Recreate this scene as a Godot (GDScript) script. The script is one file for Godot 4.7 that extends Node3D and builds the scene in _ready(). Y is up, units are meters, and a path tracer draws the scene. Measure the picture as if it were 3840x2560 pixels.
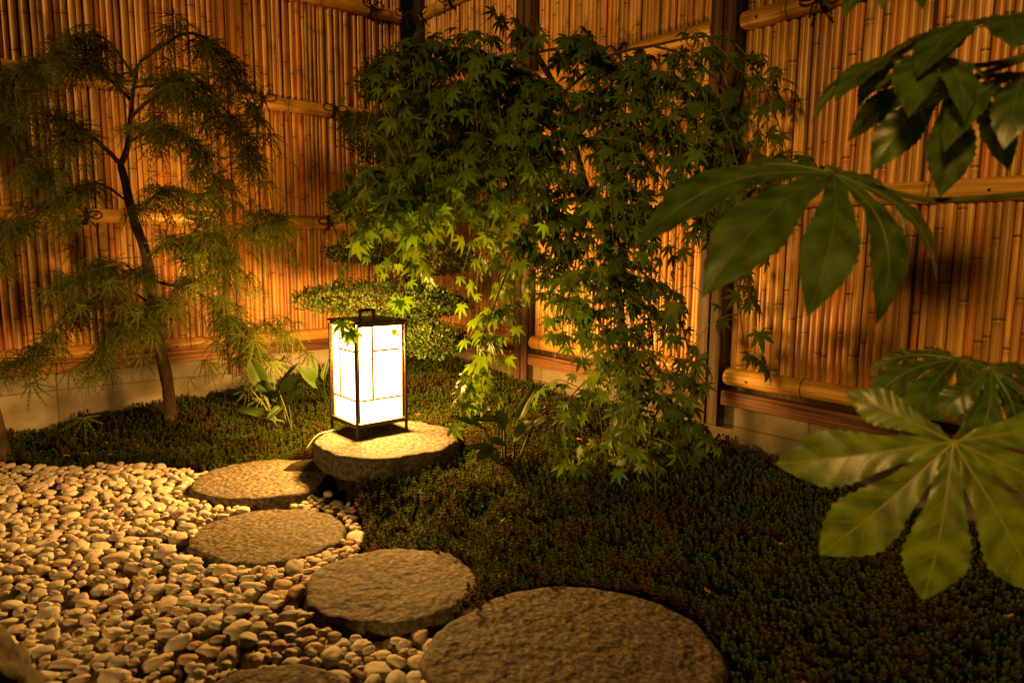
extends Node3D

var rng := RandomNumberGenerator.new()
var counts := {}
var EYE := Vector3(0, 0.75, 0)
const CORNER := Vector3(-0.503, 0, -3.72)
const LEFT_DIR := Vector3(-0.78, 0, 0.626)
const RIGHT_DIR := Vector3(0.626, 0, 0.78)
const LEFT_OUT := Vector3(0.626, 0, 0.78)
const RIGHT_OUT := Vector3(-0.78, 0, 0.626)

# ---------------------------------------------------------------- mesh collector
class Shape:
	var v := PackedVector3Array()
	var c := PackedColorArray()
	var t := PackedVector2Array()
	var ix := PackedInt32Array()

	func add(p: Vector3, col: Color, uv := Vector2.ZERO) -> int:
		v.append(p)
		c.append(col)
		t.append(uv)
		return v.size() - 1

	func tri(a: int, b: int, d: int) -> void:      # counter-clockwise seen from outside
		ix.append(a)
		ix.append(b)
		ix.append(d)

	func quad(a: int, b: int, d: int, e: int) -> void:
		tri(a, b, d)
		tri(a, d, e)

	func mesh(flat := false) -> ArrayMesh:
		if flat:
			var v2 := PackedVector3Array()
			var c2 := PackedColorArray()
			var t2 := PackedVector2Array()
			var i2 := PackedInt32Array()
			for i in ix:
				i2.append(v2.size())
				v2.append(v[i])
				c2.append(c[i])
				t2.append(t[i])
			v = v2
			c = c2
			t = t2
			ix = i2
		var n := PackedVector3Array()
		n.resize(v.size())
		var out := PackedInt32Array()
		out.resize(ix.size())
		for k in range(0, ix.size(), 3):
			var a := ix[k]
			var b := ix[k + 1]
			var d := ix[k + 2]
			var f := (v[b] - v[a]).cross(v[d] - v[a])
			n[a] += f
			n[b] += f
			n[d] += f
			out[k] = a
			out[k + 1] = d
			out[k + 2] = b
		for i in n.size():
			n[i] = n[i].normalized() if n[i].length_squared() > 1e-20 else Vector3.UP
		var arr := []
		arr.resize(Mesh.ARRAY_MAX)
		arr[Mesh.ARRAY_VERTEX] = v
		arr[Mesh.ARRAY_NORMAL] = n
		arr[Mesh.ARRAY_COLOR] = c
		arr[Mesh.ARRAY_TEX_UV] = t
		arr[Mesh.ARRAY_INDEX] = out
		var m := ArrayMesh.new()
		m.add_surface_from_arrays(Mesh.PRIMITIVE_TRIANGLES, arr)
		return m

# ---------------------------------------------------------------- naming and tagging
func put(o: Node3D, called: String, parent: Node3D) -> Node3D:
	var key := str(parent.get_instance_id()) + called
	var n: int = counts.get(key, 0)
	counts[key] = n + 1
	o.name = called if n == 0 else "%s_%03d" % [called, n]
	parent.add_child(o)
	return o

func tag(o: Node3D, label: String, category: String, group := "") -> Node3D:
	o.set_meta("label", label)
	o.set_meta("category", category)
	if group:
		o.set_meta("group", group)
	return o

func thing(called: String, label: String, category: String, at := Vector3.ZERO, group := "") -> Node3D:
	var o := Node3D.new()
	put(o, called, self)
	o.position = at
	return tag(o, label, category, group)

func obj(called: String, mesh: Mesh, m: Material, parent: Node3D, at := Vector3.ZERO) -> MeshInstance3D:
	var o := MeshInstance3D.new()
	o.mesh = mesh
	o.material_override = m
	o.position = at
	put(o, called, parent)
	return o

func stuff(o: Node3D) -> Node3D:
	o.set_meta("kind", "stuff")
	return o

func scatter(called: String, mesh: Mesh, m: Material, where: Array, tints: Array, parent: Node3D) -> MultiMeshInstance3D:
	var mm := MultiMesh.new()
	mm.transform_format = MultiMesh.TRANSFORM_3D
	mm.use_colors = true
	mm.mesh = mesh
	mm.instance_count = where.size()
	for i in where.size():
		mm.set_instance_transform(i, where[i])
		mm.set_instance_color(i, tints[i])
	var o := MultiMeshInstance3D.new()
	o.multimesh = mm
	o.material_override = m
	put(o, called, parent)
	stuff(o)
	return o

# ---------------------------------------------------------------- small shape helpers
func rf(a: float, b: float) -> float:
	return rng.randf_range(a, b)

func grey(c: Color, k: float) -> Color:
	return Color(c.r * k, c.g * k, c.b * k)

func box(s: Shape, at: Vector3, size: Vector3, bevel: float, col: Color, b := Basis()) -> void:
	# a box with chamfered edges: 44 triangles
	var h := size / 2.0
	var id := {}
	for sx in [-1, 1]:
		for sy in [-1, 1]:
			for sz in [-1, 1]:
				for ax in 3:
					var p := Vector3(sx * h.x, sy * h.y, sz * h.z)
					if ax != 0: p.x -= sx * bevel
					if ax != 1: p.y -= sy * bevel
					if ax != 2: p.z -= sz * bevel
					var uv := Vector2(p.z + p.x, p.y)
					if size.x > size.y and size.x > size.z: uv = Vector2(p.y + p.z, p.x)
					elif size.z > size.y: uv = Vector2(p.x + p.y, p.z)
					id[[sx, sy, sz, ax]] = s.add(at + b * p, col, uv)
	for sg in [-1, 1]:
		var f := [[id[[sg, -1, -1, 0]], id[[sg, 1, -1, 0]], id[[sg, 1, 1, 0]], id[[sg, -1, 1, 0]]], [id[[-1, sg, -1, 1]], id[[-1, sg, 1, 1]], id[[1, sg, 1, 1]], id[[1, sg, -1, 1]]], [id[[-1, -1, sg, 2]], id[[1, -1, sg, 2]], id[[1, 1, sg, 2]], id[[-1, 1, sg, 2]]]]
		for q in f:
			if sg == 1: s.quad(q[0], q[1], q[2], q[3])
			else: s.quad(q[3], q[2], q[1], q[0])
	var face := func(a: int, b2: int, d: int, e: int, out: Vector3) -> void:
		var n := (s.v[b2] - s.v[a]).cross(s.v[d] - s.v[a])
		if n.dot(b * out) > 0: s.quad(a, b2, d, e)
		else: s.quad(e, d, b2, a)
	for p in [-1, 1]:
		for q in [-1, 1]:
			face.call(id[[p, q, -1, 0]], id[[p, q, -1, 1]], id[[p, q, 1, 1]], id[[p, q, 1, 0]], Vector3(p, q, 0))
			face.call(id[[p, -1, q, 0]], id[[p, -1, q, 2]], id[[p, 1, q, 2]], id[[p, 1, q, 0]], Vector3(p, 0, q))
			face.call(id[[-1, p, q, 1]], id[[-1, p, q, 2]], id[[1, p, q, 2]], id[[1, p, q, 1]], Vector3(0, p, q))
			for r in [-1, 1]:
				var a: int = id[[p, q, r, 0]]
				var b3: int = id[[p, q, r, 1]]
				var d2: int = id[[p, q, r, 2]]
				if (s.v[b3] - s.v[a]).cross(s.v[d2] - s.v[a]).dot(b * Vector3(p, q, r)) > 0: s.tri(a, b3, d2)
				else: s.tri(a, d2, b3)

func smooth_path(p: Array, per: int) -> PackedVector3Array:
	var out := PackedVector3Array()
	for i in p.size() - 1:
		var a: Vector3 = p[maxi(i - 1, 0)]
		var b: Vector3 = p[i]
		var c: Vector3 = p[i + 1]
		var d: Vector3 = p[mini(i + 2, p.size() - 1)]
		for k in per:
			out.append(b.cubic_interpolate(c, a, d, float(k) / per))
	out.append(p[p.size() - 1])
	return out

func tube(s: Shape, p: PackedVector3Array, r0: float, r1: float, sides: int, col: Color, col2 := Color(-1, 0, 0), wobble := 0.0) -> void:
	if col2.r < 0: col2 = col
	var n := p.size()
	var side := Vector3.ZERO
	var first := s.v.size()
	var run := 0.0
	for i in n:
		var d := (p[mini(i + 1, n - 1)] - p[maxi(i - 1, 0)]).normalized()
		if side == Vector3.ZERO: side = d.cross(Vector3(0.31, 0.2, 0.93)).normalized()
		side = (side - d * side.dot(d)).normalized()
		var up := d.cross(side)
		var k := float(i) / (n - 1)
		if i > 0: run += p[i].distance_to(p[i - 1])
		var r := lerpf(r0, r1, k) * (1.0 + (rf(-wobble, wobble) if wobble > 0 else 0.0))
		for j in sides:
			var a := TAU * j / sides
			s.add(p[i] + (side * cos(a) + up * sin(a)) * r, col.lerp(col2, k), Vector2(float(j) / sides, run))
	for i in n - 1:
		for j in sides:
			var a := first + i * sides + j
			var b := first + i * sides + (j + 1) % sides
			s.quad(a, b, b + sides, a + sides)
	for e in [0, n - 1]:
		var o := s.add(p[e], col if e == 0 else col2)
		for j in sides:
			var a: int = first + e * sides + j
			var b: int = first + e * sides + (j + 1) % sides
			if e == 0: s.tri(o, b, a)
			else: s.tri(o, a, b)

func noise(seed_: int, freq: float, oct := 4) -> FastNoiseLite:
	var f := FastNoiseLite.new()
	f.seed = seed_
	f.noise_type = FastNoiseLite.TYPE_SIMPLEX_SMOOTH
	f.frequency = freq
	f.fractal_octaves = oct
	return f

func picture(w: int, h: int, seed_: int, freq: float, oct: int, stretch: Vector2, lo: Color, hi: Color, contrast := 1.0, speck := 0.0) -> ImageTexture:
	# a seamless noise picture between two colours; stretch squeezes it one way to make grain
	var n := noise(seed_, freq, oct)
	var im := Image.create(w, h, false, Image.FORMAT_RGB8)
	var r := RandomNumberGenerator.new()
	r.seed = seed_
	for y in h:
		for x in w:
			var ax := TAU * x / w
			var ay := TAU * y / h
			var a := n.get_noise_3d(cos(ax) * stretch.x * 20.0 + 40.0, sin(ax) * stretch.x * 20.0 + cos(ay) * stretch.y * 20.0, sin(ay) * stretch.y * 20.0 - 30.0)
			var k := clampf(0.5 + a * contrast + r.randf_range(-speck, speck), 0, 1)
			im.set_pixel(x, y, lo.lerp(hi, k))
	return ImageTexture.create_from_image(im)

func blotches(size: int, seed_: int, freq: float, oct: int, lo: Color, hi: Color, contrast: float, speck: float) -> ImageTexture:
	var src := noise(seed_, freq, oct).get_seamless_image(size, size, false, false, 0.25, true)
	var im := Image.create(size, size, false, Image.FORMAT_RGB8)
	var r := RandomNumberGenerator.new()
	r.seed = seed_
	for y in size:
		for x in size:
			im.set_pixel(x, y, lo.lerp(hi, clampf(0.5 + (src.get_pixel(x, y).r - 0.5) * contrast + r.randf_range(-speck, speck), 0, 1)))
	return ImageTexture.create_from_image(im)

func mat(rough: float, tex: Texture2D = null, spec := 0.5) -> StandardMaterial3D:
	var m := StandardMaterial3D.new()
	m.vertex_color_use_as_albedo = true
	m.roughness = rough
	m.metallic_specular = spec
	if tex:
		m.albedo_texture = tex
	return m

func tri_mat(m: StandardMaterial3D, scale: float, bump: Texture2D, cm: float) -> StandardMaterial3D:
	m.uv1_triplanar = true
	m.uv1_world_triplanar = true
	m.uv1_scale = Vector3.ONE * scale
	if bump:
		m.heightmap_enabled = true
		m.heightmap_texture = bump
		m.heightmap_scale = cm
	return m

func leaf_mat(rough: float, back: float) -> StandardMaterial3D:
	var m := mat(rough)
	m.cull_mode = BaseMaterial3D.CULL_DISABLED
	m.backlight_enabled = true
	m.backlight = Color(back, back, back * 0.6)
	return m

# ---------------------------------------------------------------- ground
var lows: Array = []       # Vector3(x, height, z) to blend the ground from
var pebble_edge := PackedVector2Array()

func ground(x: float, z: float) -> float:
	var s := 0.0
	var w := 0.0
	for p in lows:
		var d: float = (p.x - x) * (p.x - x) + (p.z - z) * (p.z - z) + 0.012
		var k := 1.0 / (d * d)
		s += p.y * k
		w += k
	return s / w

func wall_point(left: bool, t: float, h: float) -> Vector3:
	var p := CORNER + (LEFT_DIR if left else RIGHT_DIR) * t
	return Vector3(p.x, h, p.z)

func inside_walls(x: float, z: float, gap: float) -> bool:
	var d := Vector3(x, 0, z) - CORNER
	return d.dot(LEFT_OUT) > gap and d.dot(RIGHT_OUT) > gap

func facing(d: Vector3, n: Vector3) -> Basis:
	# y along d, z as near to n as can be
	var y := d.normalized()
	var z := (n - y * n.dot(y))
	z = z.normalized() if z.length() > 0.001 else y.cross(Vector3(0.3, 0.1, 0.9)).normalized()
	return Basis(y.cross(z), y, z)

# ---------------------------------------------------------------- bamboo
func culm(length: float, r: float, gap: float, tone: Color, sides: int, capped: bool, flat := 0.9) -> ArrayMesh:
	# one split bamboo, half round towards +z, running up y
	var s := Shape.new()
	var rows: Array = []       # [y, swell, shade, sideways]
	var y := -rf(0, gap)
	var shift := rf(-1, 1) * r * 0.06
	var step := rf(0.92, 1.06)
	rows.append([0.0, 1.0, step, shift])
	while y < length:
		var nx := y + gap * rf(0.75, 1.25)
		for k in [0.2, 0.45, 0.7]:
			var yy: float = y + (nx - y) * k
			if yy > 0.004 and yy < length - 0.004 and yy > rows[-1][0] + 0.002:
				rows.append([yy, 1.0 + rf(-0.015, 0.015), step * rf(0.94, 1.06), shift])
		var dirt := rf(0.45, 0.8)
		var ridge := [[-0.022, 1.0, step * rf(0.7, 1.0)], [-0.008, 1.02, step * 0.9 * dirt + 0.1], [-0.0045, 1.09, step * 1.12], [-0.002, 1.0, 0.26], [0.0025, 0.99, 0.28], [0.005, 1.06, 0.75 * step], [0.012, 1.0, step * lerpf(dirt, 1.0, 0.4)], [0.035, 0.99, step]]
		shift += rf(-1, 1) * r * 0.09
		step = rf(0.86, 1.08)
		for q in ridge:
			if nx + q[0] > rows[-1][0] + 0.0015 and nx + q[0] < length - 0.002:
				rows.append([nx + q[0], q[1], q[2], shift])
		y = nx
	rows.append([length, 1.0, step, shift])
	var u0 := rf(0, 1)
	var v0 := rf(0, 1)
	for q in rows:
		for j in sides + 1:
			var a := deg_to_rad(lerpf(-98, 98, float(j) / sides))
			s.add(Vector3(q[3] + sin(a) * r * q[1], q[0], cos(a) * r * q[1] * flat), grey(tone, q[2]), Vector2(u0 + 0.25 * j / sides, v0 + q[0] * 0.55))
	for i in rows.size() - 1:
		for j in sides:
			var a := i * (sides + 1) + j
			s.quad(a, a + 1, a + sides + 2, a + sides + 1)
	if capped:
		for e in [0, rows.size() - 1]:
			var first := s.v.size()
			for j in sides + 1:
				s.add(s.v[e * (sides + 1) + j], grey(tone, 0.8))
			for j in range(1, sides):
				if e == 0: s.tri(first, first + j + 1, first + j)
				else: s.tri(first, first + j, first + j + 1)
	return s.mesh()

func rope_bow() -> ArrayMesh:
	var s := Shape.new()
	var black := Color(0.012, 0.011, 0.009)
	for x in [-0.004, 0.003]:
		var band: Array = []
		for k in 9:
			var a := lerpf(-PI / 2 - 0.2, PI / 2 + 0.2, k / 8.0)
			band.append(Vector3(x + k * 0.0006, sin(a) * 0.0325, cos(a) * 0.034))
		tube(s, smooth_path(band, 1), 0.0034, 0.0034, 6, black)
	tube(s, smooth_path([Vector3(-0.009, 0.003, 0.036), Vector3(0, -0.001, 0.042), Vector3(0.009, 0.002, 0.036)], 3), 0.006, 0.006, 7, black)
	for sx in [-1, 1]:
		var l := rf(0.04, 0.055)
		var up := rf(0.002, 0.02)
		tube(s, smooth_path([Vector3(0, 0, 0.039), Vector3(sx * l * 0.5, up + 0.012, 0.046), Vector3(sx * l, up + 0.01, 0.05), Vector3(sx * (l + 0.008), up - 0.006, 0.05), Vector3(sx * l * 0.75, up - 0.016, 0.047), Vector3(sx * 0.004, -0.003, 0.041)], 4), 0.0034, 0.0034, 6, black)
		tube(s, smooth_path([Vector3(0, 0, 0.041), Vector3(sx * 0.014, -0.02, 0.046), Vector3(sx * rf(0.028, 0.042), -rf(0.045, 0.06), 0.036)], 4), 0.0036, 0.003, 6, black)
	return s.mesh()

func fence(root: Node3D, side: int, bays: Array, posts: Array, knots: Array, m: Dictionary, rail_y: Array, post_tone: Color, screw_at: Array) -> void:
	# in the fence's own axes x runs along the wall, y up, z out into the garden
	var tones := [Color(0.58, 0.33, 0.07), Color(0.51, 0.285, 0.058), Color(0.60, 0.28, 0.05), Color(0.56, 0.22, 0.036), Color(0.47, 0.29, 0.07), Color(0.4, 0.2, 0.05), Color(0.64, 0.39, 0.09), Color(0.46, 0.21, 0.04)]
	for bay in bays:
		var a: float = minf(bay[0], bay[1])
		var b: float = maxf(bay[0], bay[1])
		var board := Shape.new()
		box(board, Vector3((a + b) / 2, 1.2, -0.022), Vector3(b - a, 1.8, 0.012), 0.001, Color(0.05, 0.03, 0.015))
		obj("backing_board", board.mesh(), m.wood, root)
		var x := a + 0.006
		while x < b - 0.008:
			var w: float = bay[2] * (rf(0.68, 1.0) if rng.randf() < 0.6 else rf(1.0, 1.35))
			var tone: Color = tones[mini(int(rng.randf() * 8.0), 7)]
			if rng.randf() < 0.45: tone = tones[rng.randi() % 2]
			tone = grey(tone, rf(0.95, 1.35))
			var mi := obj("bamboo_cane", culm(1.74, w / 2, rf(0.2, 0.36), tone, 7, false), m.bamboo, root, Vector3(x + w / 2, 0.345, -0.014 + rf(-0.004, 0.003)))
			mi.rotation.z = rf(-0.0035, 0.0035)
			x += w * rf(0.9, 1.02) + (rf(0.002, 0.006) if rng.randf() < 0.16 else 0.0)
		for k in rail_y.size():
			var rail := obj("rail", culm(b - a - 0.008, 0.0285, 0.3, Color(0.78, 0.47, 0.10) if rng.randf() < 0.7 else Color(0.7, 0.39, 0.08), 10, true, 0.95), m.bamboo, root, Vector3(a + 0.004, rail_y[k] + rf(-0.004, 0.004), -0.004))
			rail.rotation.z = -PI / 2
			for q in knots:
				if q[0] == k and q[1] * side > a and q[1] * side < b:
					var bow := obj("rope_knot", rope_bow(), m.rope, rail)
					bow.rotation.z = PI / 2
					bow.position = Vector3(0.0, q[1] * side - a, 0.0)
			for q in screw_at:
				if q[0] == k and q[1] * side > a and q[1] * side < b:
					var sc := Shape.new()
					tube(sc, PackedVector3Array([Vector3(0, 0, 0.0), Vector3(0, 0, 0.0285)]), 0.0042, 0.0038, 8, Color(0.05, 0.035, 0.02))
					obj("screw", sc.mesh(), m.rope, rail, Vector3(0.004, q[1] * side - a, 0.0))
		var sill := Shape.new()
		box(sill, Vector3((a + b) / 2, 0.281, -0.006), Vector3(b - a, 0.048, 0.062), 0.003, bay[3])
		obj("sill_beam", sill.mesh(), m.wood, root)
		var top := Shape.new()
		box(top, Vector3((a + b) / 2, 2.105, -0.01), Vector3(b - a, 0.04, 0.09), 0.004, bay[3])
		obj("top_rail", top.mesh(), m.wood, root)
	for p in posts:
		var s := Shape.new()
		box(s, Vector3(p * side, 1.155, -0.02), Vector3(0.086, 1.95, 0.07), 0.003, grey(post_tone, 0.85))
		var post := obj("fence_post", s.mesh(), m.wood, root)
		for e in [-1, 1]:
			var s2 := Shape.new()
			box(s2, Vector3(p * side + e * 0.0235, 1.16, 0.0235), Vector3(0.041, 1.95, 0.016), 0.0025, grey(post_tone, rf(0.9, 1.1)))
			obj("batten", s2.mesh(), m.wood, post)

func footing(root: Node3D, x0: float, x1: float, z: float, m: Dictionary, tone: Color) -> void:
	var core := Shape.new()
	box(core, Vector3((x0 + x1) / 2, 0.075, z - 0.0495), Vector3(x1 - x0, 0.355, 0.1), 0.002, grey(tone, 0.6))
	obj("mortar_core", core.mesh(), m.concrete, root)
	var x := x0 + 0.1
	while x < x1:
		for row in [[0.188, 0.2555], [-0.06, 0.1835]]:
			var s := Shape.new()
			var w := minf(0.396, x1 - x)
			box(s, Vector3(x + w / 2, (row[0] + row[1]) / 2, z - 0.028 + rf(-0.0005, 0.0005)), Vector3(w, row[1] - row[0], 0.06), 0.0025, grey(tone, rf(0.92, 1.05)))
			obj("concrete_block", s.mesh(), m.concrete, root)
		x += 0.4

# ---------------------------------------------------------------- leaves
func palmate(lobes: Array, rows: int, cols: Array, base_w: float, peak: float, fold: float, droop: float, teeth: float, col: Color, vein: Color, tail := 13.0, quilt := 0.0, pinch := 1.0) -> ArrayMesh:
	# lobes: [angle in degrees from +y, length, half width]; the leaf lies across z with its stalk at the origin
	var s := Shape.new()
	var spots := noise(rng.randi() % 1000, 1.0, 3)
	for i in lobes.size():
		var ang: float = deg_to_rad(lobes[i][0])
		var lon: float = lobes[i][1]
		var wid: float = lobes[i][2]
		var to_l := deg_to_rad(tail)
		var to_r := deg_to_rad(tail)
		if i > 0: to_l = (ang - deg_to_rad(lobes[i - 1][0])) / 2
		if i < lobes.size() - 1: to_r = (deg_to_rad(lobes[i + 1][0]) - ang) / 2
		var first := s.v.size()
		var d1 := Vector3(sin(ang), cos(ang), 0)
		var d2 := Vector3(cos(ang), -sin(ang), 0)
		var bend := droop * rf(0.75, 1.25)
		var curl := rf(-0.12, 0.12)
		for r in rows + 1:
			var t := float(r) / rows
			var d := lon * t
			var k: float
			if t < peak: k = base_w + (1.0 - base_w) * pow(sin(PI / 2 * t / peak), pinch)
			else: k = 1.0 - pow((t - peak) / (1.0 - peak), 1.6)
			if teeth > 0 and t > 0.45 and t < 0.97: k *= 1.0 + (teeth if r % 2 == 0 else -teeth)
			var hl := minf(d * tan(to_l), wid * k)
			var hr := minf(d * tan(to_r), wid * k)
			var far := maxf(0.0, t - 0.3)
			for q in cols:
				var h := (hl if q < 0 else hr) * absf(q)
				var up := fold * h * (1.0 - 0.4 * absf(q)) - bend * lon * t * t * 0.35 - bend * lon * far * far * 0.6
				if quilt > 0: up += quilt * absf(q) * sin(t * 34.0 - absf(q) * 5.0) * (1.0 if t < 0.9 else 0.3)
				up += curl * h * q * far
				s.add(d1 * (d * (1.0 - bend * bend * t * t * 0.3)) + d2 * (h * signf(q)) + Vector3(0, 0, up), vein if absf(q) < 0.05 else (grey(col.lerp(vein, 0.12 * (1.0 - absf(q))), 1.0 if quilt == 0.0 else (1.0 + 0.75 * spots.get_noise_3d(d * 26.0, h * q * 30.0, i * 5.0) + 0.22 * sin(t * 34.0 - absf(q) * 5.0))).lerp(Color(0.2, 0.17, 0.03), clampf(spots.get_noise_3d(d * 60.0, h * q * 60.0, i * 9.0) * 2.2 - 0.9, 0, 0.7) if quilt > 0 else 0.0)), Vector2(q, t))
		var n := cols.size()
		for r in rows:
			for j in n - 1:
				var a := first + r * n + j
				s.quad(a, a + 1, a + n + 1, a + n)
	return s.mesh()

func dissected(col: Color) -> ArrayMesh:
	# a laceleaf: seven thread-thin lobes, each with slivers along both sides
	var s := Shape.new()
	for i in 7:
		var ang := deg_to_rad((i - 3) * 30.0 + rf(-4, 4))
		var lon: float = [0.5, 0.75, 0.93, 1.0, 0.93, 0.75, 0.5][i] * 0.075 * rf(0.9, 1.1)
		var d1 := Vector3(sin(ang), cos(ang), 0)
		var d2 := Vector3(cos(ang), -sin(ang), 0)
		var droop := rf(0.15, 0.5)
		var at := func(t: float, w: float) -> Vector3: return d1 * lon * t + d2 * w + Vector3(0, 0, -droop * lon * t * t)
		var prev: Array = []
		for r in 5:
			var t := r / 4.0
			var w := 0.0021 * (1.0 - t * 0.85)
			if r == 0: w = 0.0008
			var pair := [s.add(at.call(t, -w), grey(col, 0.9 + t * 0.2)), s.add(at.call(t, w), grey(col, 0.9 + t * 0.2))]
			if prev: s.quad(prev[0], prev[1], pair[1], pair[0])
			prev = pair
		for k in 5:
			var t := 0.24 + k * 0.15
			for sg in [-1.0, 1.0]:
				var l := lon * 0.24 * (1.0 - t * 0.55) * rf(0.8, 1.2)
				var dir: Vector3 = (d1 * 0.83 + d2 * sg * 0.56) * l
				var o: Vector3 = at.call(t, 0.0)
				var a := s.add(o - d1 * 0.0016, col)
				var b := s.add(o + d1 * 0.0022, col)
				var e := s.add(o + dir + Vector3(0, 0, -l * 0.25), grey(col, 1.1))
				if sg > 0: s.tri(a, e, b)
				else: s.tri(a, b, e)
	return s.mesh()

func place_leaves(root: Node3D, spots: Array, meshes: Array, mats: Array, most: int, rest: String) -> void:
	# spots: Transform3D in the world; the nearest become parts, the others one mass
	var order: Array = range(spots.size())
	order.sort_custom(func(a, b): return spots[a].origin.distance_squared_to(EYE) < spots[b].origin.distance_squared_to(EYE))
	var far: Array = []
	var tints: Array = []
	for m in meshes:
		far.append([])
		tints.append([])
	for k in order.size():
		var t: Transform3D = spots[order[k]]
		t.origin -= root.position
		var kind: int = rng.randi() % meshes.size()
		if k < most:
			var o := obj("leaf", meshes[kind], mats[rng.randi() % mats.size()], root)
			o.transform = t
		else:
			far[kind].append(t)
			tints[kind].append(grey(Color.WHITE, rf(0.7, 1.15)))
	for i in meshes.size():
		if far[i].size(): scatter(rest, meshes[i], mats[0], far[i], tints[i], root)

func weeping(branch: PackedVector3Array, start: float, gap: float, reach: Vector2, drop: float, leaves: Vector2, stalk: float, twigs: Shape, twig_col: Color, spots: Array, down: float, size: Vector2) -> void:
	# twigs that leave a branch sideways and hang, with leaves in pairs along them
	var run := 0.0
	var total := 0.0
	for i in branch.size() - 1: total += branch[i].distance_to(branch[i + 1])
	var next := total * start
	for i in branch.size() - 1:
		var seg := branch[i + 1] - branch[i]
		while next < run + seg.length():
			var o := branch[i] + seg * ((next - run) / seg.length())
			var dir := seg.normalized()
			var side := dir.cross(Vector3.UP).normalized().rotated(dir, rf(-1.1, 1.1)) * (1.0 if rng.randf() < 0.5 else -1.0)
			var l := rf(reach.x, reach.y)
			var out := (side + dir * rf(0.2, 0.9)).normalized()
			var p1 := o + out * l * 0.45 + Vector3(0, 0.012 - drop * l * 0.1, 0)
			var p2 := o + out * l * 0.85 + Vector3(0, -drop * l * 0.6, 0)
			var path := smooth_path([o, p1, p2], 4)
			tube(twigs, path, 0.0015, 0.0008, 4, twig_col)
			var n := int(rf(leaves.x, leaves.y + 0.99))
			for k in n:
				var q := path[mini(path.size() - 1, 2 + int((path.size() - 2) * float(k) / maxf(1, n - 1)))]
				for sg in ([-1, 1] if k < n - 1 else [0]):
					var lateral: Vector3 = out.cross(Vector3.UP).normalized() * sg
					var away: Vector3 = (lateral * 0.8 + out * rf(0.2, 0.9) + Vector3(rf(-0.35, 0.35), -down + rf(-0.35, 0.3), rf(-0.35, 0.35))).normalized()
					var tip: Vector3 = q + away * stalk * rf(0.7, 1.3)
					if stalk > 0.012: tube(twigs, PackedVector3Array([q, tip]), 0.0006, 0.0005, 3, Color(0.16, 0.13, 0.03))
					var up := (Vector3(rf(-0.5, 0.5), 0.75, rf(-0.5, 0.5)) + out * 0.5).normalized()
					var hang: Vector3 = (away + Vector3(0, -down * rf(0.3, 1.3), 0)).normalized()
					spots.append(Transform3D(facing(hang, up).scaled(Vector3.ONE * rf(size.x, size.y)), tip))
			next += gap * rf(0.6, 1.4)
		run += seg.length()

func blade(s: Shape, p0: Vector3, p1: Vector3, width: float, up: Vector3, arch: float, col: Color, fold := 0.25) -> void:
	# a broad ribbed leaf blade from its stalk end to its tip
	var mid := (p0 + p1) / 2 + up * arch
	var first := s.v.size()
	var nr := 12
	var cols := [-1.0, -0.94, -0.66, -0.33, -0.05, 0.0, 0.05, 0.33, 0.66, 0.94, 1.0]
	for r in nr + 1:
		var t := float(r) / nr
		var p := p0 * (1 - t) * (1 - t) + mid * 2 * t * (1 - t) + p1 * t * t
		var d := ((mid - p0) * (1 - t) + (p1 - mid) * t).normalized()
		var side := d.cross(up).normalized()
		var n := side.cross(d).normalized()
		var w := width * pow(sin(PI * clampf(pow(t, 0.72) * 0.97 + 0.03, 0, 1)), 0.72) * (1.0 if r < nr else 0.02)
		for q in cols:
			var rib := 0.0007 * (1.0 if absf(q) in [0.33, 0.66] else -0.6)
			s.add(p + side * (w * q) + n * (absf(q) * w * fold + rib + (-0.001 if q == 0.0 else 0.0) + sin(t * 9.0) * 0.002 * absf(q)), col.lerp(Color(0.16, 0.17, 0.04), 0.5) if absf(q) > 0.97 else grey(col, 0.9 + 0.25 * absf(sin(q * 9.4))), Vector2(q, t))
	var c := cols.size()
	for r in nr:
		for j in c - 1:
			var a := first + r * c + j
			s.quad(a, a + 1, a + c + 1, a + c)

func hosta(called: String, label: String, base: Vector3, leaves: Array, m: Dictionary) -> void:
	var t := thing(called, label, "hosta", base, "hostas growing in the moss")
	for l in leaves:
		# [root offset, blade start, tip, half width, way the blade faces, arch]
		var s := Shape.new()
		blade(s, l[1] - base, l[2] - base, l[3], (l[4] as Vector3).normalized(), l[5], grey(Color(0.024, 0.046, 0.008), rf(0.85, 1.2)))
		var leaf := obj("leaf", s.mesh(), m.hosta, t)
		var st := Shape.new()
		var o: Vector3 = Vector3(l[0], -0.015, rf(-0.012, 0.012))
		var e: Vector3 = l[1] - base
		tube(st, smooth_path([o, o.lerp(e, 0.5) + Vector3(0, 0.012, 0), e, e + (l[2] - l[1]) * 0.06], 4), 0.0042, 0.0022, 6, Color(0.075, 0.095, 0.022), Color(0.05, 0.075, 0.015))
		obj("stalk", st.mesh(), m.hosta, leaf)

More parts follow.
